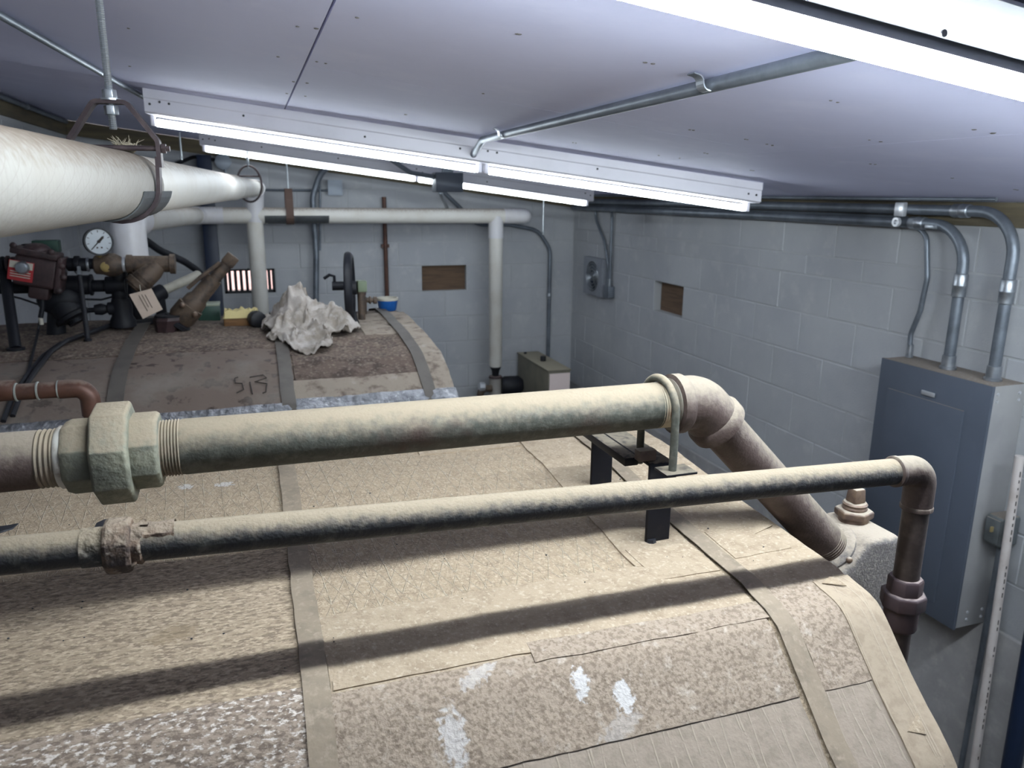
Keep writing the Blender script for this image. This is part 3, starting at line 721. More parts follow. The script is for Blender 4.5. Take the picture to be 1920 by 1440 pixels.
obj('washer_plate', MB().box((bx0-.006, Y1-R1-.024, zt), (bx1+.004, Y1-R1+.014, zt+.004)), m_blacksteel, br, bevel=.001)
obj('support_block', MB().box((.545, Y1+.008, zt+.002), (.575, Y1+.026, zt+.020)), m_pipe_br, br, bevel=.002)

# --------------------------------------------------------------- thinner pipe in front
Y2, R2 = .82, .0193
def z2(x): return 2.088-.032*x
p2 = thing('union_pipe', (.3, Y2, z2(.3)-R2), 'thinner dusty black pipe with rusty union running in front and turning down', 'pipe')
def seg2(x0, x1, r, mat, name, n=28): return obj(name, MB().cyl((x0, Y2, z2(x0)), (x1, Y2, z2(x1)), r, n=n), mat, p2)
seg2(-1.05, -.165, R2*.99, m_blkpipe, 'pipe_section')
seg2(-.185, -.162, R2*1.06, m_corroded, 'sealant_ring', 20)
hexring(-.164, -.138, R2*1.52, p2, m_rustwrap, 'union_nut', 8, .004, math.pi/8, Y2, z2(-.151), (1, 0, -.032))
mb = MB(); rowsr = []
for i in range(15):
    x = -.139+.0425*i/14; rw = []
    for k in range(25):
        a = 2*math.pi*k/24; r = R2*(1.10+.14*noise.noise(Vector((x*90, math.cos(a)*2.2, math.sin(a)*2.2)))) - (.0035 if (-2.2 < (a-math.pi*1.5) < .7 and i > 3) else 0)
        rw.append(Vector((x, Y2+r*math.cos(a), z2(x)+r*math.sin(a))))
    rowsr.append(rw)
mb.grid(rowsr); obj('peeling_wrap', mb, m_rustwrap, p2)
fl = MB()
for k in range(7):
    a = random.uniform(0, 6.28); x = random.uniform(-.137, -.089); r = R2*1.12
    c = Vector((x, Y2+r*math.cos(a), z2(x)+r*math.sin(a)))
    fl.obox(c, (random.uniform(.002, .006), 0, random.uniform(-.002, .002)), (0, .004*math.sin(a), .004*math.cos(a)), (0, .001*math.cos(a), .001*math.sin(a)))
obj('flake', fl, m_rustwrap, p2, kind='stuff')
seg2(-.141, .897, R2, m_blkpipe, 'pipe_section', 32)
E2 = Vector((.9227, Y2, z2(.9227))); ex = E2.x
ep2 = fillet([Vector((.873, Y2, z2(.873))), E2, Vector((ex, Y2, z2(ex)-.060))], .030, 10)
obj('elbow', MB().tube(ep2, R2*1.14, 28), m_pipe_br, p2)
obj('elbow_band', MB().lathe((.867, Y2, z2(.867)), (1, 0, -.032), [(0, R2*1.02), (.002, R2*1.2), (.007, R2*1.2), (.009, R2*1.13)], 28), m_pipe_br, p2)
obj('elbow_band', MB().lathe((ex, Y2, z2(ex)-.056), (0, 0, -1), [(0, R2*1.13), (.002, R2*1.2), (.007, R2*1.2), (.009, R2*1.02)], 28), m_pipe_br, p2)
obj('drop_pipe', MB().cyl((ex, Y2, z2(ex)-.05), (ex, Y2, .0), R2*.98, n=28), M('brown_black_pipe', (.045, .032, .028), .5, .2, var=((.08, .06, .052), 30, .45, .7), dust=((.3, .26, .22), .6, 1.1, .6)), p2)
hexring(0, .032, R2*1.34, p2, m_maroon, 'union_end', 8, .004, 0, Y2, 1.883, (0, 0, -1)).location.x += ex
hexring(0, .026, R2*1.72, p2, m_maroon, 'union_nut', 8, .003, .2, Y2, 1.858, (0, 0, -1)).location.x += ex
hexring(0, .040, R2*1.30, p2, m_maroon, 'union_end', 20, .004, 0, Y2, 1.835, (0, 0, -1)).location.x += ex

# =================================================================== FAR BOILER
FJ = Jacket([(2.46, .22), (2.46, 1.35), (2.50, 1.58), (2.585, 1.735), (2.70, 1.80), (2.83, 1.848), (3.09, 1.881), (3.49, 1.895), (3.72, 1.895), (3.92, 1.86), (4.10, 1.76), (4.2, 1.6), (4.22, .22)], 3.09, 2)
XF = .668
fb = thing('boiler', (-.2, 3.3, 0), 'far boiler in dark stained insulation with foil showing along its front', 'boiler')
obj('jacket', FJ.body(-1.03, XF, .006), m_farjacket, fb, smooth=50)
obj('base_skid', MB().box((-1.0, 2.52, 0), (.62, 2.64, .22)), m_iron, fb, bevel=.005)
obj('base_skid', MB().box((-1.0, 4.02, 0), (.62, 4.14, .22)), m_iron, fb, bevel=.005)
FS = FJ.sY; sf0 = FS(2.60)
for (nme, a, b, c, d, mt, off, wav) in [
 ('facing_sheet', -1.0, -.47, sf0, FS(3.05), m_farsheet, .003, .004), ('facing_sheet', -.43, .065, sf0-.01, FS(3.02), m_farsheet, .004, .005),
 ('facing_sheet', .115, .55, FS(2.70), FS(3.03), m_farjacket, .004, .005), ('facing_tape', .10, .55, sf0-.01, FS(2.705), m_fartape, .006, .006),
 ('facing_sheet', .57, XF, sf0-.01, FS(3.6), m_fartape, .004, .006), ('facing_sheet', .42, .565, FS(3.12), FS(3.62), m_fartape, .003, .004),
 ('facing_tape', -.95, .10, FS(2.99), FS(3.12), m_farjacket, .006, .006),
 ('foil_skirt', -1.02, .10, sf0-.24, sf0+.012, m_foil, .007, .010), ('foil_skirt', .10, XF+.003, sf0-.26, sf0+.03, m_foil, .008, .012)]:
    obj(nme, FJ.sheet(a, b, c, d, off, wav=wav, amp=.006), mt, fb, smooth=40)
for xx, w_ in ((-.475, .05), (.062, .046), (.55, .044)):
    obj('steel_strap', FJ.sheet(xx, xx+w_, FJ.s[0]+.5, FJ.s[-1]-.3, .012, th=.002, amp=.004, nv=110, nx=2), m_farstrap, fb, smooth=50)
# marker scrawl on the front of the far boiler: a "53"-like mark
def onF(x, v, o=.010): q = FJ.at(v, o); return Vector((x, q.y, q.z))
def scr(pts):
    obj('marker_scrawl', MB().tube([onF(-.085+.11*u, FS(2.66)+.10*t, .0105) for u, t in pts], .0022, 6), m_ink, fb)
scr([(.10, .95), (.0, .9), (.02, .6), (.22, .55), (.25, .25), (.05, .1)]); scr([(.45, .9), (.85, 1.0), (.95, .8), (.6, .6), (.95, .45), (.9, .05), (.8, 0)]); scr([(.45, .6), (.5, 0)])
FZ = FJ.zat

# --------------------------------------------------------------- valve train on the far boiler
YV = 3.40
def V(px, py, dy=0.0): return P(px, py, Y=YV+dy)
K = .00225                                         # metres per photograph pixel at that depth
vt1 = thing('feed_valve_run', V(150, 498)-Vector((0, 0, .04)), 'upper dark pipe run on far boiler with maroon red-labelled valve and brass tee', 'valve')
a, b = V(-70, 497), V(244, 494); ax = (b-a).normalized()
obj('pipe_section', MB().cyl(a, b, .021, n=18), m_iron, vt1)
for (p0, p1, r, mt, nme) in [(3, 9, .031, m_iron, 'collar'), (13, 19, .034, m_valve, 'collar'), (22, 40, .030, m_valve, 'hub'), (100, 121, .033, m_valve, 'hub'), (119, 125, .031, m_steel, 'clean_ring'), (127, 162, .026, m_iron, 'nipple'), (140, 150, .034, m_iron, 'clamp_band'), (163, 168, .028, m_steel, 'clean_ring'), (224, 232, .027, m_iron, 'nipple'), (230, 236, .030, m_latch, 'clean_ring')]:
    obj(nme, MB().cyl(V(p0, 496), V(p1, 496), r, n=18), mt, vt1, bevel=.002)
# maroon valve body: slanted casting with flange bolts
c = V(72, 508, -.03)
ux = Vector((.97, 0, -.22)).normalized(); uz = Vector((.22, 0, .97)).normalized(); uy = Vector((0, 1, 0))
obj('valve_body', MB().obox(c, ux*.072, uy*.055, uz*.058), m_valve, vt1, bevel=.014, seg=3)
obj('bonnet', MB().obox(c+uz*.068+ux*-.01, ux*.078, uy*.062, uz*.012), m_valve, vt1, bevel=.006)
obj('bonnet_dome', MB().ball(c+uz*.075-ux*.015, .052, .05, .03), m_valve, vt1)
obj('side_flange', MB().obox(c+ux*.078, ux*.010, uy*.060, uz*.068), m_valve, vt1, bevel=.006)
obj('lower_neck', MB().obox(c-uz*.075+ux*.015, ux*.035, uy*.035, uz*.030), m_valve, vt1, bevel=.01)
for (u_, w_) in ((-.078, .085), (.045, .085), (.085, .04), (.085, -.055), (.095, .0)):
    obj('bolt', MB().ball(c+ux*u_+uz*w_-uy*.055, .013, .010, .013, 10, 6), m_valve, vt1)
lp = obj('label_plate', MB().obox(c-ux*.045-uz*.004-uy*.057, ux*.041, uy*.002, uz*.037), m_redlabel, vt1)
obj('label_top', MB().obox(c-ux*.045+uz*.018-uy*.0595, ux*.038, uy*.001, uz*.013), m_cream, lp)
for k in range(3): obj('print_line', MB().obox(c-ux*.045-uz*(.008+.009*k)-uy*.0595, ux*.033, uy*.0008, uz*.0016), m_cream, lp)
obj('dial_knob', MB().cyl(c-ux*.040+uz*.010-uy*.055, c-ux*.040+uz*.010-uy*.078, .026, .020, 18), m_steel, vt1, bevel=.003)
obj('green_cover', MB().obox(V(88, 462, .05), (.045, 0, 0), (0, .03, 0), (0, 0, .024)), m_green, vt1, bevel=.004)
obj('green_cover', MB().obox(V(62, 462, .05), (.036, 0, 0), (0, .02, 0), (0, 0, .010)), m_iron, vt1, bevel=.003)
# brass tee and Y strainer
tee = V(196, 496)
obj('brass_tee', MB().lathe(V(176, 497), ax, [(0, .028), (.006, .036), (.03, .038), (.05, .046), (.075, .046), (.095, .036), (.104, .027)], 20), m_bronze, vt1)
obj('tee_boss', MB().cyl(V(186, 478), V(187, 486), .014, n=12), M('bright_brass', (.55, .42, .18), .3, .8), vt1)
obj('tee_plug', MB().lathe(V(199, 500, -.03), (0.1, -1, 0), [(0, .02), (.012, .02), (.014, .012), (.018, .012)], 16), MATS['bright_brass'], vt1)
y0, y1 = V(238, 495), V(320, 495)
obj('strainer_body', MB().lathe(y0, (y1-y0), [(0, .037), (.02, .037), (.022, .033), (.155, .033), (.158, .040), (.178, .040)], 20), m_bronze, vt1)
l0, l1 = V(298, 497, -.01), V(254, 537, -.03); ld = (l1-l0)
obj('strainer_leg', MB().lathe(l0, ld, [(0, .030), (.03, .040), (ld.length*.8, .045), (ld.length*.84, .049), (ld.length, .047)], 20), m_bronze, vt1, smooth=30)
obj('strainer_cap', MB().lathe(l1, ld, [(0, .040), (.010, .038), (.014, .026)], 6), m_bronze, vt1)
for k in range(3): obj('strainer_rib', MB().cyl(l0+ld*(.62+.1*k), l0+ld*(.65+.1*k), .0495, n=20), m_bronze, vt1)

# pressure gauge
gd = (CAMLOC-V(183, 453)); gd.z = .15; gd.normalize(); gd = (gd+Vector((.25, 0, 0))).normalized()
gc = V(184, 453, -.03)
pg = thing('pressure_gauge', gc-Vector((0, 0, .06)), 'round black-rimmed pressure gauge above the brass tee', 'gauge')
obj('case', MB().lathe(gc-gd*.02, gd, [(0, .040), (.004, .052), (.030, .054), (.034, .053), (.034, .047), (.028, .047)], 36), m_black, pg)
dial = obj('dial', MB().lathe(gc-gd*.0, gd, [(0, .047), (.009, .047)], 36), m_glass, pg)
gx = Vector((0, 0, 1)).cross(gd).normalized(); gz = gd.cross(gx)
nd = (gx*.75-gz*-.62).normalized()
nd = (gx*-.70-gz*.72).normalized()
gq = gc+gd*.0105
obj('needle', MB().obox(gq+nd*.006, nd*.034, nd.cross(gd)*.0016, gd*.0008).obox(gq-nd*.014, nd*.010, nd.cross(gd)*.0045, gd*.0008), m_ink, dial)
obj('hub', MB().cyl(gq-gd*.001, gq+gd*.003, .006, n=12), m_ink, dial)
for k in range(9):
    a = math.radians(225-270*k/8); dd = gx*math.cos(a)+gz*math.sin(a)
    obj('tick', MB().obox(gq+dd*.039-gd*.0008, dd*.0042, dd.cross(gd)*.0011, gd*.0006), m_ink, dial)
for s_ in (-1, 1): obj('tick', MB().obox(gq+gx*.008*s_-gz*.023-gd*.0008, gx*.003, gz*.003, gd*.0005), m_ink, dial)
obj('stem', MB().cyl(gc-Vector((0, 0, .05)), V(186, 482), .009, n=12), MATS['bright_brass'], pg)

# lower black valve run
lv = thing('black_valve_run', V(110, 600), 'lower black cast valve and pipe run on posts above the far boiler', 'valve')
obj('pipe_section', MB().cyl(V(-60, 541, .06), V(232, 535, .06), .024, n=18), m_iron, lv)
obj('pipe_collar', MB().cyl(V(70, 536, .06), V(174, 534, .06), .039, n=18), m_iron, lv, bevel=.003)
obj('pipe_collar', MB().cyl(V(168, 534, .06), V(174, 534, .06), .043, n=18), m_iron, lv, bevel=.003)
obj('cross_fitting', MB().cyl(V(198, 535, .06), V(236, 535, .06), .036, n=18), m_iron, lv, bevel=.003)
obj('riser', MB().cyl(V(224, 500, .06), V(225, 607, .06), .030, n=18), m_iron, lv)
obj('check_valve_body', MB().ball(V(112, 562, .05), .082, .06, .062, 20, 12), m_iron, lv)
obj('check_valve_cap', MB().lathe(V(118, 570, .05), (.5, -.2, -.85), [(0, .06), (.05, .058), (.056, .066), (.070, .066), (.074, .03), (.09, .03)], 20), m_iron, lv)
obj('valve_foot', MB().cyl(V(105, 570, .05), Vector((V(102, 600, .05).x, YV+.05, FZ(YV+.05)-.01)), .030, .036, 16), m_iron, lv)
obj('small_valve', MB().lathe(V(152, 583, .05), (1, 0, .05), [(0, .010), (.05, .010), (.05, .020), (.075, .024), (.095, .016), (.10, .026), (.13, .026), (.132, .014), (.17, .014)], 14), m_iron, lv)
obj('riser_foot', MB().lathe(V(226, 560, .06), (0, 0, -1), [(0, .034), (.03, .042), (.07, .040), (.09, .05), (.115, .05)], 18), m_iron, lv)
pf = P(30, 657, Z=FZ(3.2)); 
def post(name, top, bot, r, parent):
    obj(name, MB().tube([top, bot], r, 12), m_iron, parent); obj('foot', MB().lathe(bot-Vector((0, 0, .004)), (0, 0, 1), [(0, r*1.6), (.008, r*1.6), (.010, r)], 14), m_iron, parent)
post('support_post', V(8, 508), Vector((pf.x, pf.y, FZ(pf.y)+.008)), .019, lv)
pf2 = P(165, 641, Z=FZ(3.26))
post('support_rod', V(149, 516, -.06), Vector((pf2.x, pf2.y, FZ(pf2.y)+.008)), .009, lv)
obj('rod_bolt', MB().lathe(V(149, 514, -.06), (0, 0, 1), [(0, .012), (.012, .012), (.012, .007), (.03, .007)], 6), m_steel, lv)
obj('signal_wire', MB().tube([V(8, 552, .03), V(40, 560, .03), V(75, 572, .03)], .004, 8), m_black, lv)
obj('signal_wire', MB().tube([V(160, 561, .08), V(190, 562, .08), V(216, 555, .08)], .004, 8), m_black, lv)
obj('drain_stem', MB().tube([V(79, 548, -.05), V(80, 575, -.055), V(76, 596, -.06)], .009, 10), m_iron, lv)
# hanging paper tag
tg = thing('paper_tag', V(274, 598, -.07), 'tan paper tag hanging from the bronze strainer', 'tag')
ta, tb, tc, td = V(242, 552, -.085), V(284, 541, -.085), V(305, 580, -.085), V(268, 598, -.085)
nrm = Vector((0, -.0012, 0))
tp = obj('card', MB().hexa([ta-nrm, tb-nrm, tc-nrm, td-nrm, ta+nrm, tb+nrm, tc+nrm, td+nrm]), m_paper, tg)
for k, (f0, f1) in enumerate(((.1, .95), (.1, .8), (.15, .9))):
    s_ = .36+.13*k
    A = ta.lerp(tb, s_).lerp(td.lerp(tc, s_), f0*.8+.05)+nrm*1.4; B = ta.lerp(tb, s_).lerp(td.lerp(tc, s_), f1*.85)+nrm*1.4
    obj('print_line', MB().tube([A, B], .0011, 5), m_ink, tp)
obj('string', MB().tube([V(262, 534, -.075), V(264, 548, -.085)], .0012, 6), m_cream, tg)

# cables on the far boiler
def cable(name, pts, r, mat, label, o=.0):
    return obj(name, MB().tube(fillet(pts, .05, 5), r, 8), mat, label=label, cat='cable')
def FTop(px, py, z0=1.885, o=.012):
    d = ray(px, py); t = 2.0
    while t < 5.0:                                   # walk along the sight line to the jacket
        q = CAMLOC+d*t
        if q.y > 2.47 and q.z < FZ(q.y)+o: break
        t += .004
    return q
cb = [FTop(6, 790), FTop(22, 748), FTop(50, 705), FTop(80, 668), FTop(112, 645), FTop(160, 628), FTop(205, 612), FTop(290, 604)]
cable('cable', cb, .008, m_black, 'black cable trailing down the left of far boiler, nearer of the pair')
cable('cable', [p+Vector((.022, .018, .010)) for p in cb], .008, m_black, 'black cable trailing down the left of far boiler, farther of the pair')
ctop = V(76, 594, -.06)
cw = thing('connector_cable', ctop, 'thin black cable with a white connector dropping from the lower valve', 'cable')
obj('wire', MB().tube(fillet([ctop, FTop(72, 618, o=.03), FTop(60, 670), FTop(50, 708)], .06, 5), .005, 8), m_black, cw)
obj('connector', MB().cyl(ctop+Vector((0, 0, -.002)), ctop-Vector((0, 0, .03)), .008, n=10), m_cream, cw)

# bronze angled valve, green box, cream pipe, black cup
av = thing('angle_valve', P(352, 600, Z=1.9), 'brown bronze valve tilted up to the right beside the tan tag', 'valve')
a0, a1 = V(345, 590, .0), V(428, 492, .0); ad = (a1-a0); L_ = ad.length; adn = ad.normalized()
obj('body', MB().lathe(a0-adn*.03, adn, [(0, .046), (.015, .054), (.075, .054), (.078, .047), (.11, .045), (.125, .036), (.20, .034), (L_*.80, .032), (L_*.80, .025), (L_+.02, .024)], 22), m_bronze, av, smooth=30)
obj('flange', MB().lathe(a0-adn*.055, adn, [(0, .052), (.004, .058), (.02, .058), (.024, .05)], 20), m_iron, av)
sd = adn.cross(Vector((0, 1, 0))).normalized()
obj('lever', MB().tube([a0+adn*.10+sd*.055-Vector((0, .03, 0)), a0+adn*.17+sd*.045-Vector((0, .03, 0)), a1-adn*.02+sd*.024-Vector((0, .02, 0))], .008, 8), m_bronze, av)
obj('top_hex', MB().lathe(a1-adn*.01, adn, [(0, .031), (.045, .031)], 6), m_bronze, av, bevel=.002)
for k in (-1, 1): obj('bolt', MB().ball(a0+adn*.035+sd*.03*k-Vector((0, .05, 0)), .012, .010, .012, 10, 6), m_brassplug, av)
gb = P(393, 599, Z=1.897)
bgx = thing('green_box', gb, 'small dark green box on the far boiler behind the bronze valve', 'box')
obj('box_body', MB().box((gb.x-.045, gb.y-.01, gb.z-.008), (gb.x+.045, gb.y+.08, gb.z+.062)), m_green, bgx, bevel=.004)
obj('box_lid', MB().box((gb.x-.047, gb.y-.012, gb.z+.060), (gb.x+.047, gb.y+.082, gb.z+.070)), M('pale_lid', (.30, .33, .26), .7), bgx, bevel=.002)
gp = thing('cream_branch_pipe', V(300, 556, .12), 'short cream pipe with black collar rising to the right behind the tag', 'pipe')
obj('pipe_section', MB().cyl(V(300, 548, .14), V(372, 515, .32), .020, n=16), M('cream_paint', (.45, .43, .36), .6, var=((.33, .31, .26), 10, .4, .7)), gp)
obj('collar', MB().cyl(V(286, 556, .12), V(306, 546, .15), .034, n=16), m_iron, gp, bevel=.003)
obj('leg', MB().cyl(V(298, 552, .13), Vector((V(300, 552, .13).x, YV+.14, FZ(YV+.14)-.01)), .022, n=14), m_iron, gp)
kc = P(312, 622, Z=FZ(3.3))
kp = thing('stub_fitting', kc, 'dark stubby pipe fitting on far boiler directly below the tan tag', 'pipe fitting')
kz = FZ(kc.y)
obj('body', MB().lathe((kc.x, kc.y, kz-.006), (.25, 0, 1), [(0, .040), (.02, .046), (.055, .060), (.070, .056)], 8), m_valve, kp, smooth=25)
obj('rim', MB().lathe((kc.x+.017, kc.y, kz+.060), (.25, 0, 1), [(0, .057), (.008, .057), (.008, .044)], 16), m_iron, kp)
obj('black_hose', MB().tube(fillet([P(258, 440, Y=4.6), P(300, 470, Y=4.7), P(345, 490, Y=4.8), P(378, 512, Y=4.9), P(392, 545, Y=4.95)], .3, 6), .020, 10), m_black, label='black hose sagging from the white elbow to the navy column', cat='hose')

# brush, black cap, rag, handwheel, tub
bq = P(455, 606, Z=1.9); bz = FZ(bq.y)
bs = thing('scrub_brush', (bq.x, bq.y, bz), 'upturned wooden scrub brush with yellow bristles beside the rag', 'brush')
obj('brush_block', MB().box((bq.x-.075, bq.y-.02, bz-.004), (bq.x+.06, bq.y+.06, bz+.034)), m_handwood, bs, bevel=.006)
mb = MB(); rw = []
for i in range(19):
    r_ = []
    for j in range(9):
        x = bq.x-.078+.15*i/18; y = bq.y-.024+.09*j/8; ed = min(i, 18-i, j, 8-j)
        r_.append(Vector((x, y, bz+.032+(0 if ed == 0 else .030+.016*noise.noise(Vector((x*60, y*60, 2)))))))
    rw.append(r_)
mb.grid(rw); obj('bristles', mb, m_bristle, bs, kind='stuff')
kq = P(478, 607, Z=1.895)
kk = thing('round_cap', (kq.x, kq.y, FZ(kq.y)), 'small black round cap wedged between the brush and the rag', 'cap')  # a plain round cap, not a stopper
obj('body', MB().lathe((kq.x, kq.y-.02, FZ(kq.y)+.028), (.35, -1, .0), [(0, .030), (.004, .034), (.05, .034), (.054, .028)], 18), m_black, kk)
obj('knurl', MB().lathe((kq.x+.005, kq.y-.035, FZ(kq.y)+.028), (.35, -1, .0), [(0, .036), (.018, .036)], 14), m_black, kk)
# rag
mb = MB(); rw = []; N_ = 56
rx0, ry0 = .195, 3.20
for i in range(N_+1):
    r_ = []
    for j in range(N_+1):
        u = -1+2*i/N_; v = -1+2*j/N_
        # square -> soft disc with an irregular edge
        x_ = u*math.sqrt(1-v*v/2); y_ = v*math.sqrt(1-u*u/2); rad = math.hypot(x_, y_); an = math.atan2(y_, x_)
        edge = 1+.16*math.sin(3*an+.7)+.10*math.sin(5*an+2.1)+.06*math.sin(9*an)
        X = rx0+.180*x_*edge+.012*noise.noise(Vector((x_*4, y_*4, 9))); Y = ry0+.225*y_*edge-.05*(x_ > .2)*0
        if -2.25 < an < -1.1: Y -= .085*rad**3*max(0, 1-abs(an+1.65)/.6)                       # one corner hangs over the front
        base_ = FZ(max(2.62, Y))
        hump = (.165*math.exp(-((x_+.15)**2/.16+(y_-.30)**2/.20))+.085*math.exp(-((x_-.55)**2/.10+(y_-.1)**2/.3))+.06*math.exp(-((x_+.75)**2/.08+(y_+.1)**2/.2)))*(1-rad**4)
        q = Vector((x_*3.1, y_*3.1, 0))
        fold = .052*abs(noise.noise(q*1.1+Vector((3, 1, 0))))+.030*(1-abs(noise.noise(q*2.3)))*abs(noise.noise(q*.9+Vector((9, 0, 0))))+.020*noise.noise(q*4.3)+.010*noise.noise(q*9.0)
        ridg = .028*max(0, math.sin(7*an+5*rad+3*noise.noise(q)))*(.25+.75*rad)*(1-.3*rad)
        z = base_+.010+hump+max(0, fold)*(.55+.45*(1-rad))+ridg
        r_.append(Vector((X, Y, z)))
    rw.append(r_)
mb.grid(rw)
rag = obj('rag', mb, m_rag, label='crumpled pale dirty rag draped over the far boiler edge', cat='rag', smooth=70)
sm = rag.modifiers.new('thickness', 'SOLIDIFY'); sm.thickness = .004; sm.offset = -1
# handwheel
hc = P(656, 540, Y=3.42); hn = Vector((.985, -.17, 0)).normalized(); ht = Vector((.17, .985, 0)).normalized()
hw = thing('handwheel', (hc.x, hc.y, FZ(hc.y)), 'tall black handwheel seen edge-on behind the rag', 'wheel')
Rw = .142
obj('rim', MB().tube([hc+ht*(Rw*math.cos(2*math.pi*k/40))+Vector((0, 0, Rw*math.sin(2*math.pi*k/40))) for k in range(40)], .016, 10, True, flat=(.016, .020)), m_iron, hw)
for k in range(4):
    a = math.pi*k/2+.5; d_ = ht*math.cos(a)+Vector((0, 0, math.sin(a)))
    obj('spoke', MB().cyl(hc, hc+d_*Rw, .008, n=8), m_iron, hw)
obj('hub', MB().cyl(hc-hn*.02, hc+hn*.03, .03, n=16), m_iron, hw, bevel=.003)
obj('stem', MB().cyl(hc+Vector((0, 0, .01)), hc-hn*.075+Vector((0, 0, .01)), .020, n=12), m_iron, hw)
obj('lever', MB().tube([hc-hn*.065+Vector((0, 0, .025)), hc-hn*.065+Vector((0, 0, .052)), hc-hn*.085+Vector((0, 0, .058)), hc-hn*.11+Vector((0, 0, .042))], .007, 8), m_iron, hw)
obj('gearbox', MB().obox(hc+hn*.055+Vector((0, .03, .005)), (.020, 0, 0), (0, .03, 0), (0, 0, .024)), m_olive, hw, bevel=.003)
obj('gear_leg', MB().cyl(hc+hn*.05+Vector((0, .03, 0)), Vector((hc.x+.05, hc.y+.02, FZ(hc.y)-.005)), .016, n=10), m_bronze, hw)
ft = P(666, 606, Z=1.895)
obj('foot', MB().lathe((ft.x, ft.y, FZ(ft.y)-.004), (0, 0, 1), [(0, .018), (.012, .018), (.03, .010), (.06, .008)], 12), m_iron, hw)
hb = thing('side_valve', P(690, 572, Z=1.9), 'small brown valve with ribbed stem between handwheel and blue tub', 'valve')
q0 = P(672, 562, Y=3.6); q1 = P(706, 563, Y=3.6)
obj('body', MB().lathe(q0, q1-q0, [(0, .012), (.01, .024), (.03, .028), (.036, .012), (.05, .012), (.05, .018), (.058, .018), (.058, .010), (.07, .010), (.07, .017), (.085, .017)], 14), m_bronze, hb)
obj('neck', MB().cyl(q0+Vector((.02, 0, .01)), Vector((q0.x+.02, 3.6, FZ(3.6)-.004)), .018, n=12), m_bronze, hb)
obj('knob', MB().ball(q0+Vector((.022, 0, .032)), .016, .016, .02), m_valve, hb)
tq = P(727, 579, Z=1.9); tz = FZ(tq.y)-.002
tb_ = thing('plastic_tub', (tq.x, tq.y, tz), 'small blue plastic tub with cream rim on the far boiler', 'tub')
obj('tub_wall', MB().lathe((tq.x, tq.y, tz), (0, 0, 1), [(0, .038), (.004, .042), (.052, .050), (.052, .047), (.006, .038)], 24), m_blueplastic, tb_)
obj('rim', MB().lathe((tq.x, tq.y, tz+.050), (0, 0, 1), [(0, .051), (.012, .053), (.012, .046), (0, .046)], 24), m_cream, tb_)

# =================================================================== WHITE INSULATED PIPES
d0 = Vector((.066, 1, .003)); A0 = Vector((-.2315, 1.0, 2.4585))
RB = .0545
def bigp(y): return A0+d0*(y-1.0)
wp = thing('insulated_pipe', bigp(2.2)-Vector((0, 0, RB)), 'large white canvas-wrapped pipe running to the back along the upper left', 'pipe')
dN = d0.normalized()
obj('canvas_cover', MB().lathe(bigp(-.5), d0, [(0, RB), (.6, RB), (1.2, RB*1.005), (1.85, RB), (2.02, RB*1.01), (2.06, RB*.985)], 40), m_canvas, wp)
obj('jacket_cover', MB().lathe(bigp(1.52), d0, [(0, RB*.97), (.9, RB*.97), (1.7, RB*.96), (2.1, RB*.97), (2.12, RB*.93), (4.02, RB*.93)], 36), m_white, wp)
obj('seam_band', MB().lathe(bigp(3.62), d0, [(0, RB*.95), (.004, RB*1.0), (.03, RB*1.0), (.034, RB*.95)], 36), m_white, wp)
eY = 5.50
top = bigp(eY)
e3 = fillet([bigp(eY-.14), Vector((top.x-.015, eY, top.z)), Vector((top.x-.03, eY, top.z-.22))], .11, 10)
obj('elbow_cover', MB().tube(e3, RB*1.04, 28), m_pvcwhite, wp)
obj('drop_cover', MB().lathe(e3[-1], (0, 0, -1), [(0, RB*.98), (.6, RB*.98), (.602, RB*.95), (1.25, RB*.95), (1.27, RB*.7)], 28), m_white, wp)
obj('drop_pipe', MB().cyl(e3[-1]-Vector((0, 0, 1.25)), (e3[-1].x, e3[-1].y, 0), .03, n=16), m_iron, wp)
# clevis hanger
hy = 1.46; hp = bigp(hy)
hg = thing('clevis_hanger', hp-Vector((0, 0, RB+.01)), 'brown iron clevis hanger on a threaded rod holding the large white pipe', 'hanger')
ytop = hp.z+.132; wN = Vector((0, 0, 1)).cross(dN).normalized()   # sideways across the pipe
rodtop = cz(hp.x)
rd = [];
prof = []
Lr = rodtop-.001-(ytop-.045); n = 70
for i in range(n): prof += [(Lr*i/n, .0052), (Lr*(i+.5)/n, .0062)]
prof.append((Lr, .0052))
obj('threaded_rod', MB().lathe((hp.x, hy, ytop-.045), (0, 0, 1), prof, 10), m_rod, hg, smooth=0)
for z_ in (ytop+.003, ytop-.022): obj('nut', MB().lathe((hp.x, hy, z_), (0, 0, 1), [(0, .0112), (.014, .0112)], 6), m_steel, hg, bevel=.001)
obj('washer', MB().lathe((hp.x, hy, ytop), (0, 0, 1), [(0, .016), (.003, .016)], 18), m_steel, hg)
def bar(pts, w_, t_, name, mat=m_browniron):
    obj(name, MB().tube(pts, 1, 4, flat=(w_, t_)), mat, hg, bevel=.001, seg=1)
hwid = RB+.012
yk = [hp+wN*(-hwid)+Vector((0, 0, .028)), hp-wN*hwid+Vector((0, 0, .070)), hp-wN*.024+Vector((0, 0, .130)), hp+wN*.024+Vector((0, 0, .130)), hp+wN*hwid+Vector((0, 0, .070)), hp+wN*hwid+Vector((0, 0, .028))]
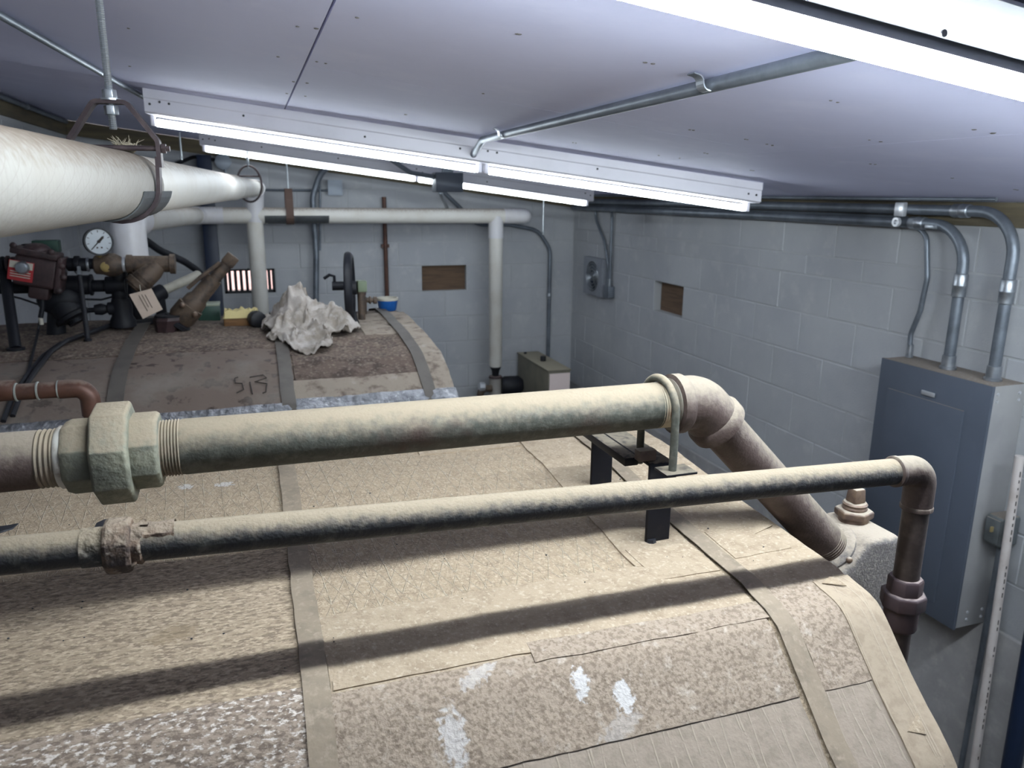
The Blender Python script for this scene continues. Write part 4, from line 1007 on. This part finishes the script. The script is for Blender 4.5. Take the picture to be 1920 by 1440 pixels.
def strapmesh(pts, halfw, th, along):
    pts = fillet(pts, .012, 4); mb = MB(); rt = []
    m = len(pts)
    for i in range(m):
        t = (pts[min(i+1, m-1)]-pts[max(i-1, 0)]).normalized(); nn = t.cross(along).normalized()*th
        rt.append([pts[i]-along*halfw+nn, pts[i]+along*halfw+nn, pts[i]+along*halfw-nn, pts[i]-along*halfw-nn])
    for i in range(m-1):
        k = len(mb.v)
        mb.hexa([rt[i][0], rt[i][1], rt[i][2], rt[i][3], rt[i+1][0], rt[i+1][1], rt[i+1][2], rt[i+1][3]])
    return mb
obj('yoke', strapmesh(yk, .011, .0034, dN), m_browniron, hg, smooth=30)
lo = [hp-wN*(hwid-.003)+Vector((0, 0, .045))]
for k in range(15):
    a = math.pi+math.pi*k/14
    lo.append(hp+wN*math.cos(a)*(RB+.007)+Vector((0, 0, math.sin(a)*(RB+.007))))
lo.append(hp+wN*(hwid-.003)+Vector((0, 0, .045)))
obj('loop', strapmesh(lo, .011, .0030, dN), m_browniron, hg, smooth=30)
obj('cross_bolt', MB().cyl(hp-wN*(hwid+.010)+Vector((0, 0, RB-.016+.02)), hp+wN*(hwid+.010)+Vector((0, 0, RB+.004)), .0045, n=10), m_browniron, hg)
for s_ in (-1, 1): obj('bolt_head', MB().lathe(hp+wN*s_*(hwid+.004)+Vector((0, 0, RB+.004)), wN*s_, [(0, .0085), (.007, .0085), (.007, .005), (.013, .005)], 6), m_browniron, hg)
mb = MB(); rt = []; rb_ = []
for k in range(17):
    a = math.pi*1.03+math.pi*.94*k/16+.10; dd = wN*math.cos(a)+Vector((0, 0, math.sin(a)))
    rt.append([hp+dd*(RB+.0035)-dN*.10, hp+dd*(RB+.0035)+dN*.16]); rb_.append([hp+dd*(RB+.001)-dN*.10, hp+dd*(RB+.001)+dN*.16])
for k in range(16): mb.hexa([rb_[k][0], rb_[k][1], rb_[k+1][1], rb_[k+1][0], rt[k][0], rt[k][1], rt[k+1][1], rt[k+1][0]])
obj('saddle_shield', mb, m_saddle, hg)
tf = MB(); tc_ = hp+Vector((0.012, .0, RB+.004))+dN*.03
for k in range(60):
    d_ = Vector((random.uniform(-1, 1), random.uniform(-1, 1), random.uniform(.05, 1.2))).normalized()
    L_ = random.uniform(.008, .026); o_ = tc_+Vector((random.uniform(-.014, .014), random.uniform(-.014, .014), 0))
    tf.tube([o_, o_+d_*L_*.5+Vector((random.uniform(-.004, .004), 0, .003)), o_+d_*L_], [.0009, .0007, .0003], 4)
tf.ball(tc_+Vector((0, 0, .001)), .015, .014, .010)
obj('frayed_tuft', tf, M('jute_fluff', (.40, .35, .26), .95), wp, kind='stuff')
obj('tie_wire', MB().tube([hp+dN*.055+(wN*math.cos(a)+Vector((0, 0, math.sin(a))))*(RB+.002) for a in [math.pi*(-.15+.75*k/14) for k in range(15)]], .0016, 6), m_black, hg)

# second white pipe: riser on far boiler, run to the back wall, along it and down to a pump
Rw2 = .053; yw = 5.50
q0 = P(238, 415, Y=3.62); q0.z = 2.325
qb = P(372, 404, Y=yw); qr = P(965, 405, Y=yw); qd = P(930, 405, Y=yw)
w2 = thing('insulated_pipe', (qd.x, yw, 1.1), 'white insulated pipe bending along the back wall then dropping to a pump', 'pipe')
gch = Vector((q0.x, q0.y, 2.17))
e = fillet([gch, q0, q0.lerp(qb, .10)], .07, 10)
obj('elbow_cover', MB().tube(e, [.070]*len(e), 28), m_pvcwhite, w2)
obj('riser_pipe', MB().cyl((q0.x, q0.y, 2.18), (q0.x, q0.y, FZ(q0.y)-.01), .035, n=18), m_iron, w2)
obj('riser_flange', MB().lathe((q0.x, q0.y, 2.13), (0, 0, 1), [(0, .06), (.03, .06), (.03, .045), (.05, .045)], 20), m_bronze, w2)
run_a = q0.lerp(qb, .08); run_b = q0.lerp(qb, .985)
obj('run_cover', MB().cyl(run_a, run_b, Rw2*1.0, n=28), m_white, w2)
e = fillet([q0.lerp(qb, .93), qb, qb.lerp(qr, .07)], .09, 8)
obj('elbow_cover', MB().tube(e, Rw2*1.06, 24), m_pvcwhite, w2)
obj('run_cover', MB().cyl(qb.lerp(qr, .05), qr, Rw2, n=28), m_white, w2)
obj('seam_band', MB().cyl(qb.lerp(qr, .19), qb.lerp(qr, .197), Rw2*1.02, n=24), m_white, w2)
obj('end_cover', MB().lathe(qb.lerp(qr, .96), (qr-qb), [(0, Rw2*1.04), (.10, Rw2*1.05), (.17, Rw2*1.0), (.20, Rw2*.75), (.215, Rw2*.3)], 24), m_pvcwhite, w2)
obj('tee_cover', MB().cyl(qd, qd-Vector((0, 0, .16)), Rw2*1.05, n=24), m_pvcwhite, w2)
obj('drop_cover', MB().lathe(qd-Vector((0, 0, .05)), (0, 0, -1), [(0, Rw2*.98), (.55, Rw2*.98), (.552, Rw2*.95), (1.07, Rw2*.94), (1.10, Rw2*.7)], 24), m_white, w2)
pz = qd.z-1.15
obj('reducer', MB().lathe((qd.x, yw, pz+.03), (0, 0, -1), [(0, .036), (.02, .044), (.05, .03), (.09, .024)], 18), m_iron, w2)
pm = thing('circulator_pump', (qd.x, yw, 0), 'dark circulator pump under the white drop pipe by the back wall', 'pump')
obj('flange', MB().lathe((qd.x, yw, pz-.06), (0, 0, -1), [(0, .05), (.016, .054), (.02, .04)], 18), m_maroon, pm)
obj('body', MB().lathe((qd.x, yw, pz-.08), (0, 0, -1), [(0, .048), (.12, .05), (.20, .08), (.30, .08), (.36, .04), (pz-.08, .04)], 20), M('pump_grey', (.30, .28, .26), .6), pm)
obj('motor', MB().lathe((qd.x+.04, yw-.02, pz-.14), (1, -.1, 0), [(0, .06), (.03, .075), (.14, .075), (.17, .05)], 20), m_iron, pm)
obj('side_elbow', MB().tube(fillet([(qd.x-.04, yw-.03, pz-.15), (qd.x-.13, yw-.03, pz-.15), (qd.x-.13, yw-.03, pz-.5)], .05, 6), .028, 12), m_bronze, pm)
obj('bright_union', MB().lathe((qd.x-.10, yw-.03, pz-.135), (-1, 0, .1), [(0, .036), (.04, .036)], 8), m_latch, pm)
tk = P(868, 728, Y=5.3)
et = thing('expansion_tank', (tk.x, 5.35, 0), 'low tan domed tank on the floor behind the far boiler', 'tank')
obj('shell', MB().lathe((tk.x, 5.35, .02), (0, 0, 1), [(0, .15), (.05, .18), (.75, .18), (.85, .16), (.90, .11), (.925, .04)], 28), m_beige, et)
obj('rim', MB().lathe((tk.x, 5.35, .74), (0, 0, 1), [(0, .185), (.02, .19), (.04, .185)], 28), m_iron, et)
# strap hanger and saddle of the wall run
sh_ = P(543, 403, Y=yw)
h2 = thing('strap_hanger', sh_-Vector((0, 0, .06)), 'rusty strap hanger with grey saddle under the back white pipe', 'hanger')
a_ = P(496, 411, Y=yw-.0); b_ = P(616, 411, Y=yw)
mb = MB(); rt = []
for k in range(13):
    a = math.pi*1.02+math.pi*.96*k/12; dd = Vector((0, math.cos(a), math.sin(a)))
    rt.append([Vector((x, yw, sh_.z))+dd*r for x in (a_.x, b_.x) for r in (Rw2+.001, Rw2+.005)])
for k in range(12): mb.hexa([rt[k][0], rt[k][2], rt[k+1][2], rt[k+1][0], rt[k][1], rt[k][3], rt[k+1][3], rt[k+1][1]])
obj('saddle_shield', mb, m_saddle, h2)
lp_ = [Vector((sh_.x, yw+math.cos(a)*(Rw2+.009), sh_.z+math.sin(a)*(Rw2+.009))) for a in [math.pi*k/10 for k in range(10, 21)]]
lp_ = [Vector((sh_.x, yw-.03, sh_.z+.17)), Vector((sh_.x, yw-Rw2-.009, sh_.z+.10))]+lp_+[Vector((sh_.x, yw+Rw2+.009, sh_.z+.10)), Vector((sh_.x, yw+.03, sh_.z+.17)), Vector((sh_.x, yw-.03, sh_.z+.17))]
obj('strap', strapmesh(lp_, .025, .003, Vector((1, 0, 0))), M('rusty_strap', (.12, .075, .06), .7, .2), h2)
obj('hanger_rod', MB().cyl((sh_.x, yw, sh_.z+.16), (sh_.x, yw, cz(sh_.x)-.001), .006, n=8), m_rod, h2)
# other rods and loop hanger at the back
lh = bigp(4.75)
h3 = thing('loop_hanger', lh-Vector((0, 0, RB)), 'thin round loop hanger on the white pipe near its back elbow', 'hanger')
obj('loop', MB().tube([lh+Vector((math.cos(2*math.pi*k/32)*(RB+.012), 0, .022+math.sin(2*math.pi*k/32)*(RB+.045))) for k in range(32)], .006, 8, True), m_browniron, h3)
obj('hanger_rod', MB().cyl(lh+Vector((0, 0, RB+.055)), Vector((lh.x, lh.y, cz(lh.x)-.001)), .006, n=8), m_rod, h3)
obj('cross_bar', MB().cyl(lh+Vector((-RB-.01, 0, RB+.010)), lh+Vector((RB+.01, 0, RB+.010)), .005, n=8), m_browniron, h3)
for px, y0_, y1_, lab in ((338, 235, 300, 'thin threaded rod hanging left of the far strip light'), (1019, 345, 440, 'thin threaded rod in front of the back wall right of the drop pipe')):
    p_ = P(px, (y0_+y1_)/2, Y=5.3)
    zt_ = cz(p_.x)-.001; zb_ = P(px, y1_, Y=5.3).z
    r_ = thing('hanger_rod', (p_.x, 5.3, zb_), lab, 'rod')
    obj('rod', MB().cyl((p_.x, 5.3, zb_), (p_.x, 5.3, zt_), .006, n=8), m_rod, r_); obj('nut', MB().lathe((p_.x, 5.3, zb_+.01), (0, 0, 1), [(0, .012), (.012, .012)], 6), m_rod, r_)

# =================================================================== NEAR COPPER PIPE
yc = 1.78
cp = thing('copper_pipe', P(165, 790, Y=yc), 'brown copper pipe with an elbow turning down behind the big union', 'pipe')
c0, c1 = P(-60, 734, Y=yc), P(167, 730, Y=yc); c1.z = c0.z = P(100, 731, Y=yc).z; RC = .0172
obj('pipe_section', MB().cyl((-1.0, yc, c0.z), c1-Vector((.04, 0, 0)), RC, n=24), m_copper, cp)
ec = fillet([c1-Vector((.055, 0, 0)), c1, c1-Vector((0, 0, .06))], .036, 10)
obj('elbow', MB().tube(ec, RC*1.14, 24), m_copper, cp)
obj('drop_pipe', MB().cyl(c1-Vector((0, 0, .055)), (c1.x, yc, NJ.zat(yc)-.01), RC, n=24), m_copper, cp)
obj('coupling', MB().cyl(P(-30, 731, Y=yc), P(28, 731, Y=yc), RC*1.2, n=24), m_copper, cp, bevel=.002)
for px in (28, 69, 108): 
    x = P(px, 731, Y=yc).x; obj('solder_ring', MB().lathe((x, yc, c0.z), (1, 0, 0), [(0, RC), (.001, RC*1.13), (.0035, RC*1.13), (.0045, RC)], 24), m_solder, cp)

# =================================================================== RIGHT WALL EQUIPMENT
ep_ = thing('electrical_panel', (2.42, 2.09, .915), 'tall blue-grey electrical panel mounted on the right wall', 'electrical panel')
PX, PY0, PY1, PZ0, PZ1 = 2.34, 1.85, 2.337, .915, 1.832
obj('box', MB().box((PX+.012, PY0, PZ0), (XR-.001, PY1, PZ1)), m_panelside, ep_, bevel=.003)
obj('cover', MB().box((PX, PY0-.003, PZ0-.003), (PX+.012, PY1+.003, PZ1+.001)), m_panel, ep_, bevel=.002)
dr = obj('door', MB().box((PX-.005, 1.940, .972), (PX+.002, 2.287, 1.722)), m_panel, ep_, bevel=.0015)
lt = P(1740, 738, X=PX-.006)
obj('latch', MB().box((PX-.010, lt.y-.030, lt.z-.008), (PX-.004, lt.y+.028, lt.z+.008)), m_latch, dr, bevel=.0015)
for z_ in (PZ0+.03, PZ0+.06, PZ1-.03, PZ1-.055):
    obj('screw', MB().lathe((2.37 if z_ > 1 else 2.40, PY0, z_), (0, -1, 0), [(0, .006), (.003, .005)], 10), m_latch, ep_)
    obj('screw', MB().lathe((2.47, PY0, z_), (0, -1, 0), [(0, .006), (.003, .005)], 10), m_latch, ep_)
def conduit(name, pts, r, rad, label, mat, extras=()):
    t = thing(name, pts[0], label, 'conduit')
    obj('tube', MB().tube(fillet(pts, rad, 10), r, 16), mat, t)
    for (p, d_, prof, mt, nm_) in extras: obj(nm_, MB().lathe(p, d_, prof, 16), mt, t)
    return t
def ring(r, l=.05): return [(0, r*1.05), (.003, r*1.22), (l*.45, r*1.22), (l*.48, r*1.3), (l*.52, r*1.3), (l*.55, r*1.22), (l-.003, r*1.22), (l, r*1.05)]
def conn(r): return [(0, r*1.5), (.008, r*1.5), (.010, r*1.25), (.05, r*1.2), (.052, r)]
cxr = 2.425; rc = .0195
for (yy, zz, zc_, lab) in ((1.922, 2.405, 2.10, 'thick conduit rising from the panel top, the one nearer the camera'), (2.108, 2.355, 2.10, 'thick conduit rising from the panel top, middle of the three')):
    conduit('conduit', [(cxr, yy, PZ1+.01), (cxr, yy, zz), (cxr, 3.4, zz), (cxr, 5.7, zz-.005)], rc, [.15, .5], lab, m_emt,
            [((cxr, yy, PZ1+.001), (0, 0, 1), conn(rc), m_steel, 'connector'), ((cxr, yy, zc_), (0, 0, 1), ring(rc, .085), m_steel, 'coupling'), ((cxr, yy+.19, zz), (0, 1, 0), ring(rc, .07), m_steel, 'coupling')])
cth = 2.452; rt_ = .0098
conduit('conduit', [(cth, 2.315, PZ1+.006), (cth, 2.322, 1.925), (cth, 2.292, 2.02), (cth, 2.280, 2.15), (cth, 2.310, 2.31), (cth, 2.42, 2.372), (cth, 5.6, 2.372)], rt_, .06, 'thin bent conduit rising from the far end of the panel top', m_emt,
        [((cth, 2.315, PZ1+.001), (0, 0, 1), conn(rt_), m_steel, 'connector')])
conduit('conduit', [(2.345, 1.95, 2.446), (2.36, 2.45, 2.4445), (2.36, 4.6, 2.4445), (2.36, 5.6, 2.4445)], .0065, .3, 'thin dark cable conduit tight under the ceiling edge along the right wall', m_emt)
ck = thing('conduit_clamp', (cxr-.02, 2.50, 2.34), 'bright zinc strut clamp on the conduits below the ceiling edge', 'clamp')
zc0 = P(1690, 380, X=cxr-.03)
obj('clamp_plate', MB().box((cxr-.040, zc0.y-.022, 2.378), (cxr-.018, zc0.y+.022, 2.432)), m_latch, ck, bevel=.004)
obj('strut_end', MB().lathe((cxr-.040, zc0.y-.004, 2.357), (-1, 0, 0), [(0, .018), (.012, .018), (.012, .009), (.002, .009)], 14), m_latch, ck)
obj('strut', MB().box((cxr-.036, zc0.y-.17, 2.338), (XR-.013, zc0.y-.13, 2.352)), m_steel, ck, bevel=.002)
# pvc pipe and black pipe standing by the panel
pv0, pv1 = P(1826, 1440, X=2.40), P(1912, 855, X=2.40)
pv = thing('pvc_pipe', (pv0.x, pv0.y, 0), 'slim white plastic pipe with printed marks leaning beside the panel', 'pipe')
dv = (pv1-pv0).normalized(); base_ = pv0-dv*(pv0.z/dv.z)
obj('tube', MB().cyl(base_, pv1, .0145, n=18), m_pvc, pv)
cdir = (CAMLOC-pv1).normalized(); cdir = (cdir-dv*cdir.dot(dv)).normalized(); sdir = dv.cross(cdir)
for k in range(46):
    if random.random() < .25: continue
    t_ = .38+.026*k; l_ = random.uniform(.004, .010)
    p_ = base_+dv*t_+(cdir*.80+sdir*.60)*.0141
    obj('print_mark', MB().obox(p_, dv*l_, (sdir*.8-cdir*.6)*.0018, (cdir*.8+sdir*.6)*.0007), m_ink, pv)
bk0 = P(1890, 1440, X=2.40); bk1 = P(1938, 1020, X=2.40)
bkp = thing('black_standpipe', (bk0.x, bk0.y, 0), 'thick dark pipe at the right edge beside the white plastic pipe', 'pipe')
obj('tube', MB().cyl((2.40, bk0.y-.02, 0), (2.40, bk0.y+.005, 1.33), .030, n=20), m_navy, bkp)
obj('cap', MB().lathe((2.40, bk0.y+.005, 1.325), (0, 0, 1), [(0, .034), (.03, .034), (.036, .025)], 20), m_black, bkp)
jb = P(1862, 995, X=2.42)
jx = thing('switch_box', (2.45, jb.y, 1.25), 'small grey cast switch box beside the electrical panel', 'switch box')
obj('box_body', MB().box((2.40, 1.775, 1.262), (XR-.013, 1.840, 1.372)), m_jbox, jx, bevel=.010, seg=3)
obj('cover_plate', MB().box((2.394, 1.780, 1.272), (2.402, 1.835, 1.362)), m_jbox, jx, bevel=.003)
obj('toggle', MB().box((2.384, 1.800, 1.315), (2.395, 1.808, 1.335)), M('brass_toggle', (.5, .4, .2), .4, .6), jx, bevel=.002)
obj('feed_conduit', MB().cyl((2.45, 1.808, 1.262), (2.45, 1.808, .0), .010, n=10), m_emt, jx)
# fan, box and conduits at the far end of the right wall
fa = thing('wall_fan', (XR, 5.34, 1.70), 'small square exhaust fan high on the right wall near the corner', 'fan')
fy0, fy1, fz0, fz1 = 5.19, 5.52, 1.70, 1.985
fcen = ((fy0+fy1)/2+.01, (fz0+fz1)/2)
rf = .115
mb = MB(); nn = 32; ring_o = []; 
for k in range(nn):
    a = 2*math.pi*k/nn; c_, s_ = math.cos(a), math.sin(a); m_ = max(abs(c_), abs(s_))
    ring_o.append((c_/m_*(fy1-fy0)/2+(fy0+fy1)/2, s_/m_*(fz1-fz0)/2+(fz0+fz1)/2))
vs = []
for x_ in (XR-.045, XR-.0005):
    vs += [(x_, p[0], p[1]) for p in ring_o]
    vs += [(x_, fcen[0]+rf*math.cos(2*math.pi*k/nn), fcen[1]+rf*math.sin(2*math.pi*k/nn)) for k in range(nn)]
fs = []
for k in range(nn):
    k2 = (k+1) % nn
    fs += [(k, k2, nn+k2, nn+k), (2*nn+k, 3*nn+k, 3*nn+k2, 2*nn+k2), (k, 2*nn+k, 2*nn+k2, k2), (nn+k, nn+k2, 3*nn+k2, 3*nn+k)]
obj('housing', mb.add(vs, fs), M('fan_grey', (.27, .29, .33), .6, var=((.20, .21, .24), 6, .4, .7)), fa)
obj('back', MB().cyl((XR-.006, fcen[0], fcen[1]), (XR-.001, fcen[0], fcen[1]), rf, n=28), m_navy, fa)
for r_ in (.03, .055, .08, .103):
    obj('guard_ring', MB().tube([(XR-.043, fcen[0]+r_*math.cos(2*math.pi*k/28), fcen[1]+r_*math.sin(2*math.pi*k/28)) for k in range(28)], .0032, 6, True), m_steel, fa)
for k in range(4):
    a = math.pi/4+math.pi/2*k
    obj('guard_spoke', MB().cyl((XR-.042, fcen[0], fcen[1]), (XR-.042, fcen[0]+rf*math.cos(a), fcen[1]+rf*math.sin(a)), .003, n=6), m_steel, fa)
for k in range(5):
    a = 2*math.pi*k/5; d1 = Vector((0, math.cos(a), math.sin(a))); d2 = Vector((.5, -math.sin(a), math.cos(a))).normalized()
    obj('blade', MB().obox(Vector((XR-.022, fcen[0], fcen[1]))+d1*.058, d1*.045, d2*.024, d1.cross(d2)*.0015), m_emt, fa)
obj('hub', MB().cyl((XR-.038, fcen[0], fcen[1]), (XR-.006, fcen[0], fcen[1]), .02, n=14), m_steel, fa)
fj = thing('fan_switch_box', (XR, 5.09, 1.71), 'small grey outlet box under the fan conduits on the right wall', 'switch box')
obj('box_body', MB().box((XR-.05, 5.05, 1.715), (XR-.001, 5.13, 1.80)), m_emt, fj, bevel=.005)
obj('cover_plate', MB().box((XR-.055, 5.045, 1.712), (XR-.05, 5.135, 1.803)), m_emt, fj, bevel=.002)
conduit('conduit', [(XR-.03, 5.085, 1.80), (XR-.03, 5.085, 2.30), (XR-.05, 5.06, 2.36), (XR-.05, 4.95, 2.395)], .0105, .05, 'straight conduit rising from the fan outlet box', m_emt, [((XR-.03, 5.085, 1.80), (0, 0, 1), conn(.0105), m_steel, 'connector')])
conduit('conduit', [(XR-.03, 5.118, 1.80), (XR-.03, 5.118, 1.96), (XR-.03, 5.20, 2.12), (XR-.03, 5.36, 2.27), (XR-.03, 5.38, 2.40)], .0105, .12, 'curving flexible conduit rising left from the fan outlet box', m_emt)

# =================================================================== BACK WALL EQUIPMENT
yb = YB-.04
def B(px, py, Y=yb): return P(px, py, Y=Y)
nc = thing('steel_column', (B(400, 500).x, yb-.06, 0), 'dark navy steel column standing at the back wall', 'column')
xc = B(399, 490, yb-.05).x
obj('web', MB().box((xc-.006, yb-.10, 0), (xc+.006, yb-.005, cz(xc)-.10)), m_navy, nc)
obj('flange', MB().box((xc-.045, yb-.112, 0), (xc+.045, yb-.10, cz(xc)-.10)), m_navy, nc, bevel=.002)
obj('flange', MB().box((xc-.045, yb-.006, 0), (xc+.045, yb+.006, cz(xc)-.10)), m_navy, nc, bevel=.002)
xq = B(724, 500).x
k1 = thing('copper_riser', (xq, yb, 0), 'slim brown copper pipe standing upright against the back wall', 'pipe')
obj('tube', MB().cyl((xq, yb, 0), (xq, yb, 2.42), .016, n=14), m_copper, k1)
obj('strap', MB().box((xq-.028, yb-.004, 2.05), (xq+.028, YB-.001, 2.075)), m_copper, k1)
conduit('conduit', [B(592, 600, yb-.06), B(593, 480, yb-.06), B(586, 370, yb-.06), B(602, 318, yb-.08), B(650, 296, yb-.2), (B(720, 290).x, yb-.6, cz(B(720, 290).x)-.06)], .021, .22, 'thick conduit curving down the back wall behind the rusty hanger', m_emt)
conduit('conduit', [(B(1027, 690).x, yb, .9), (B(1027, 690).x, yb, 2.02), (B(1018, 430).x-.04, yb, 2.17), (B(990, 418).x-.15, yb, 2.215), (B(895, 425).x, yb, 2.215), (B(815, 350).x, yb-.1, 2.50)], .0155, .16, 'conduit arching over the drop pipe down to the beige cabinet', m_emt, [((B(1027, 690).x, yb, 1.62), (0, 0, 1), ring(.0155), m_steel, 'coupling')])
conduit('conduit', [B(600, 470), B(600, 350), (B(600, 350).x, yb, 2.60)], .0075, .05, 'thin conduit beside the thick curving one on the back wall', m_emt)
gj = thing('junction_box', B(628, 365), 'pale grey square junction box on the back wall', 'junction box')
p_ = B(628, 352); obj('box_body', MB().box((p_.x-.048, YB-.05, p_.z-.05), (p_.x+.048, YB-.001, p_.z+.05)), M('pale_grey_box', (.38, .43, .50), .5), gj, bevel=.006)
obj('cover_plate', MB().box((p_.x-.052, YB-.055, p_.z-.054), (p_.x+.052, YB-.05, p_.z+.054)), MATS['pale_grey_box'], gj, bevel=.003)
obj('side_conduit', MB().cyl((p_.x-.05, yb, p_.z-.02), (B(480, 362).x, yb, p_.z-.02), .008, n=8), m_emt, gj)
g2 = thing('round_box', B(420, 312), 'pale grey round box with cables high on the back wall', 'junction box')
p_ = B(418, 303, yb-.02); obj('box_body', MB().lathe((p_.x, YB-.001, p_.z), (0, -1, 0), [(0, .055), (.05, .055), (.055, .045)], 8), MATS['pale_grey_box'], g2)
obj('lead', MB().tube(fillet([(p_.x-.05, yb, p_.z+.01), (p_.x-.18, yb, p_.z+.03), (p_.x-.32, yb, p_.z-.03)], .1, 5), .012, 8), m_iron, g2)
obj('drop', MB().cyl((p_.x+.01, yb, p_.z-.05), (p_.x+.01, yb, p_.z-.12), .010, n=8), m_emt, g2)
# dark box hung in front of the far strip light
db_ = P(840, 342, Y=4.5)
dx = thing('hanging_box', db_, 'dark grey box hung under the ceiling in front of the far strip light', 'junction box')
obj('box_body', MB().box((db_.x-.082, 4.46, db_.z-.055), (db_.x+.082, 4.56, db_.z+.055)), M('slate_box', (.075, .09, .12), .5, var=((.06, .07, .095), 6, .4, .7)), dx, bevel=.004)
obj('mount', MB().box((db_.x-.03, 4.49, db_.z+.05), (db_.x+.03, 4.53, cz(db_.x)-.002)), m_emt, dx)
obj('flex_lead', MB().tube(fillet([P(826, 360, Y=4.52), P(832, 376, Y=5.2), P(842, 398, Y=5.74)], .08, 5), .013, 8), m_emt, dx)
obj('flex_lead', MB().tube(fillet([(db_.x-.08, 4.5, db_.z+.03), (db_.x-.22, 4.5, db_.z+.05), (db_.x-.34, 4.52, db_.z+.13)], .08, 5), .013, 8), m_emt, dx)
# beige cabinet
bc = thing('beige_cabinet', (2.10, 5.45, 0), 'beige metal cabinet with a pink-lit notice on its end near the back corner', 'cabinet')
obj('cabinet_body', MB().box((2.01, 5.10, .45), (2.185, 5.79, 1.185)), m_beige, bc, bevel=.006)
obj('lid', MB().box((2.004, 5.094, 1.180), (2.191, 5.795, 1.192)), m_beige, bc, bevel=.003)
obj('notice', MB().box((2.018, 5.092, .80), (2.180, 5.0985, 1.165)), m_pinklit, bc)
obj('cap', MB().cyl((2.09, 5.42, 1.19), (2.09, 5.42, 1.23), .022, n=14), m_black, bc, bevel=.004)
obj('cap', MB().cyl((2.05, 5.72, 1.19), (2.05, 5.72, 1.205), .012, n=10), m_black, bc)
for y_ in (5.14, 5.74):
    for x_ in (2.03, 2.165): obj('leg', MB().box((x_-.012, y_-.012, 0), (x_+.012, y_+.012, .46)), m_beige, bc)
# conduits on the ceiling and left wall
def ceil_conduit(pts, r, label, extras=(), rad=.25):
    return conduit('conduit', pts, r, rad, label, m_emt, extras)
a_, b_ = PC(1560, 106, .016), PC(905, 262, .016); d_ = (a_-b_)/(b_.y-a_.y)
t_ = ceil_conduit([a_+d_*(a_.y-.79), a_, b_, b_+Vector((.01, .16, -.045))], .0125, 'conduit under the ceiling joining the nearest and the middle strip lights', rad=.12)
ks = PC(1326, 156, .014)
obj('clip', strapmesh([ks+Vector((-.034, 0, .014)), ks+Vector((-.016, 0, .010)), ks+Vector((-.012, 0, -.012)), ks+Vector((.012, 0, -.014)), ks+Vector((.016, 0, .008)), ks+Vector((.030, 0, .008))], .012, .0012, Vector((0, 1, 0))), m_steel, t_)
ks = PC(943, 250, .014); obj('clip', strapmesh([ks+Vector((-.03, 0, .014)), ks+Vector((-.016, 0, .010)), ks+Vector((-.012, 0, -.012)), ks+Vector((.012, 0, -.014)), ks+Vector((.016, 0, .008)), ks+Vector((.026, 0, .008))], .010, .0012, Vector((0, 1, 0))), m_steel, t_)
a_, b_ = PC(-120, -40, .014), PC(283, 190, .014)
ceil_conduit([a_, b_, b_+Vector((.03, .12, -.02))], .0085, 'thin bright conduit crossing the ceiling toward the middle strip light at upper left')
ceil_conduit([(XL+.035, 1.0, cz(XL)-.022), (XL+.035, 5.7, cz(XL)-.022)], .013, 'conduit along the top of the left wall against the ceiling', [((XL+.035, 4.72, cz(XL)-.022), (0, 1, 0), ring(.013), m_steel, 'coupling')])
ceil_conduit([(XL+.03, 1.0, cz(XL)-.165), (XL+.03, 5.7, cz(XL)-.165)], .012, 'lower conduit along the left wall below the wooden plate')
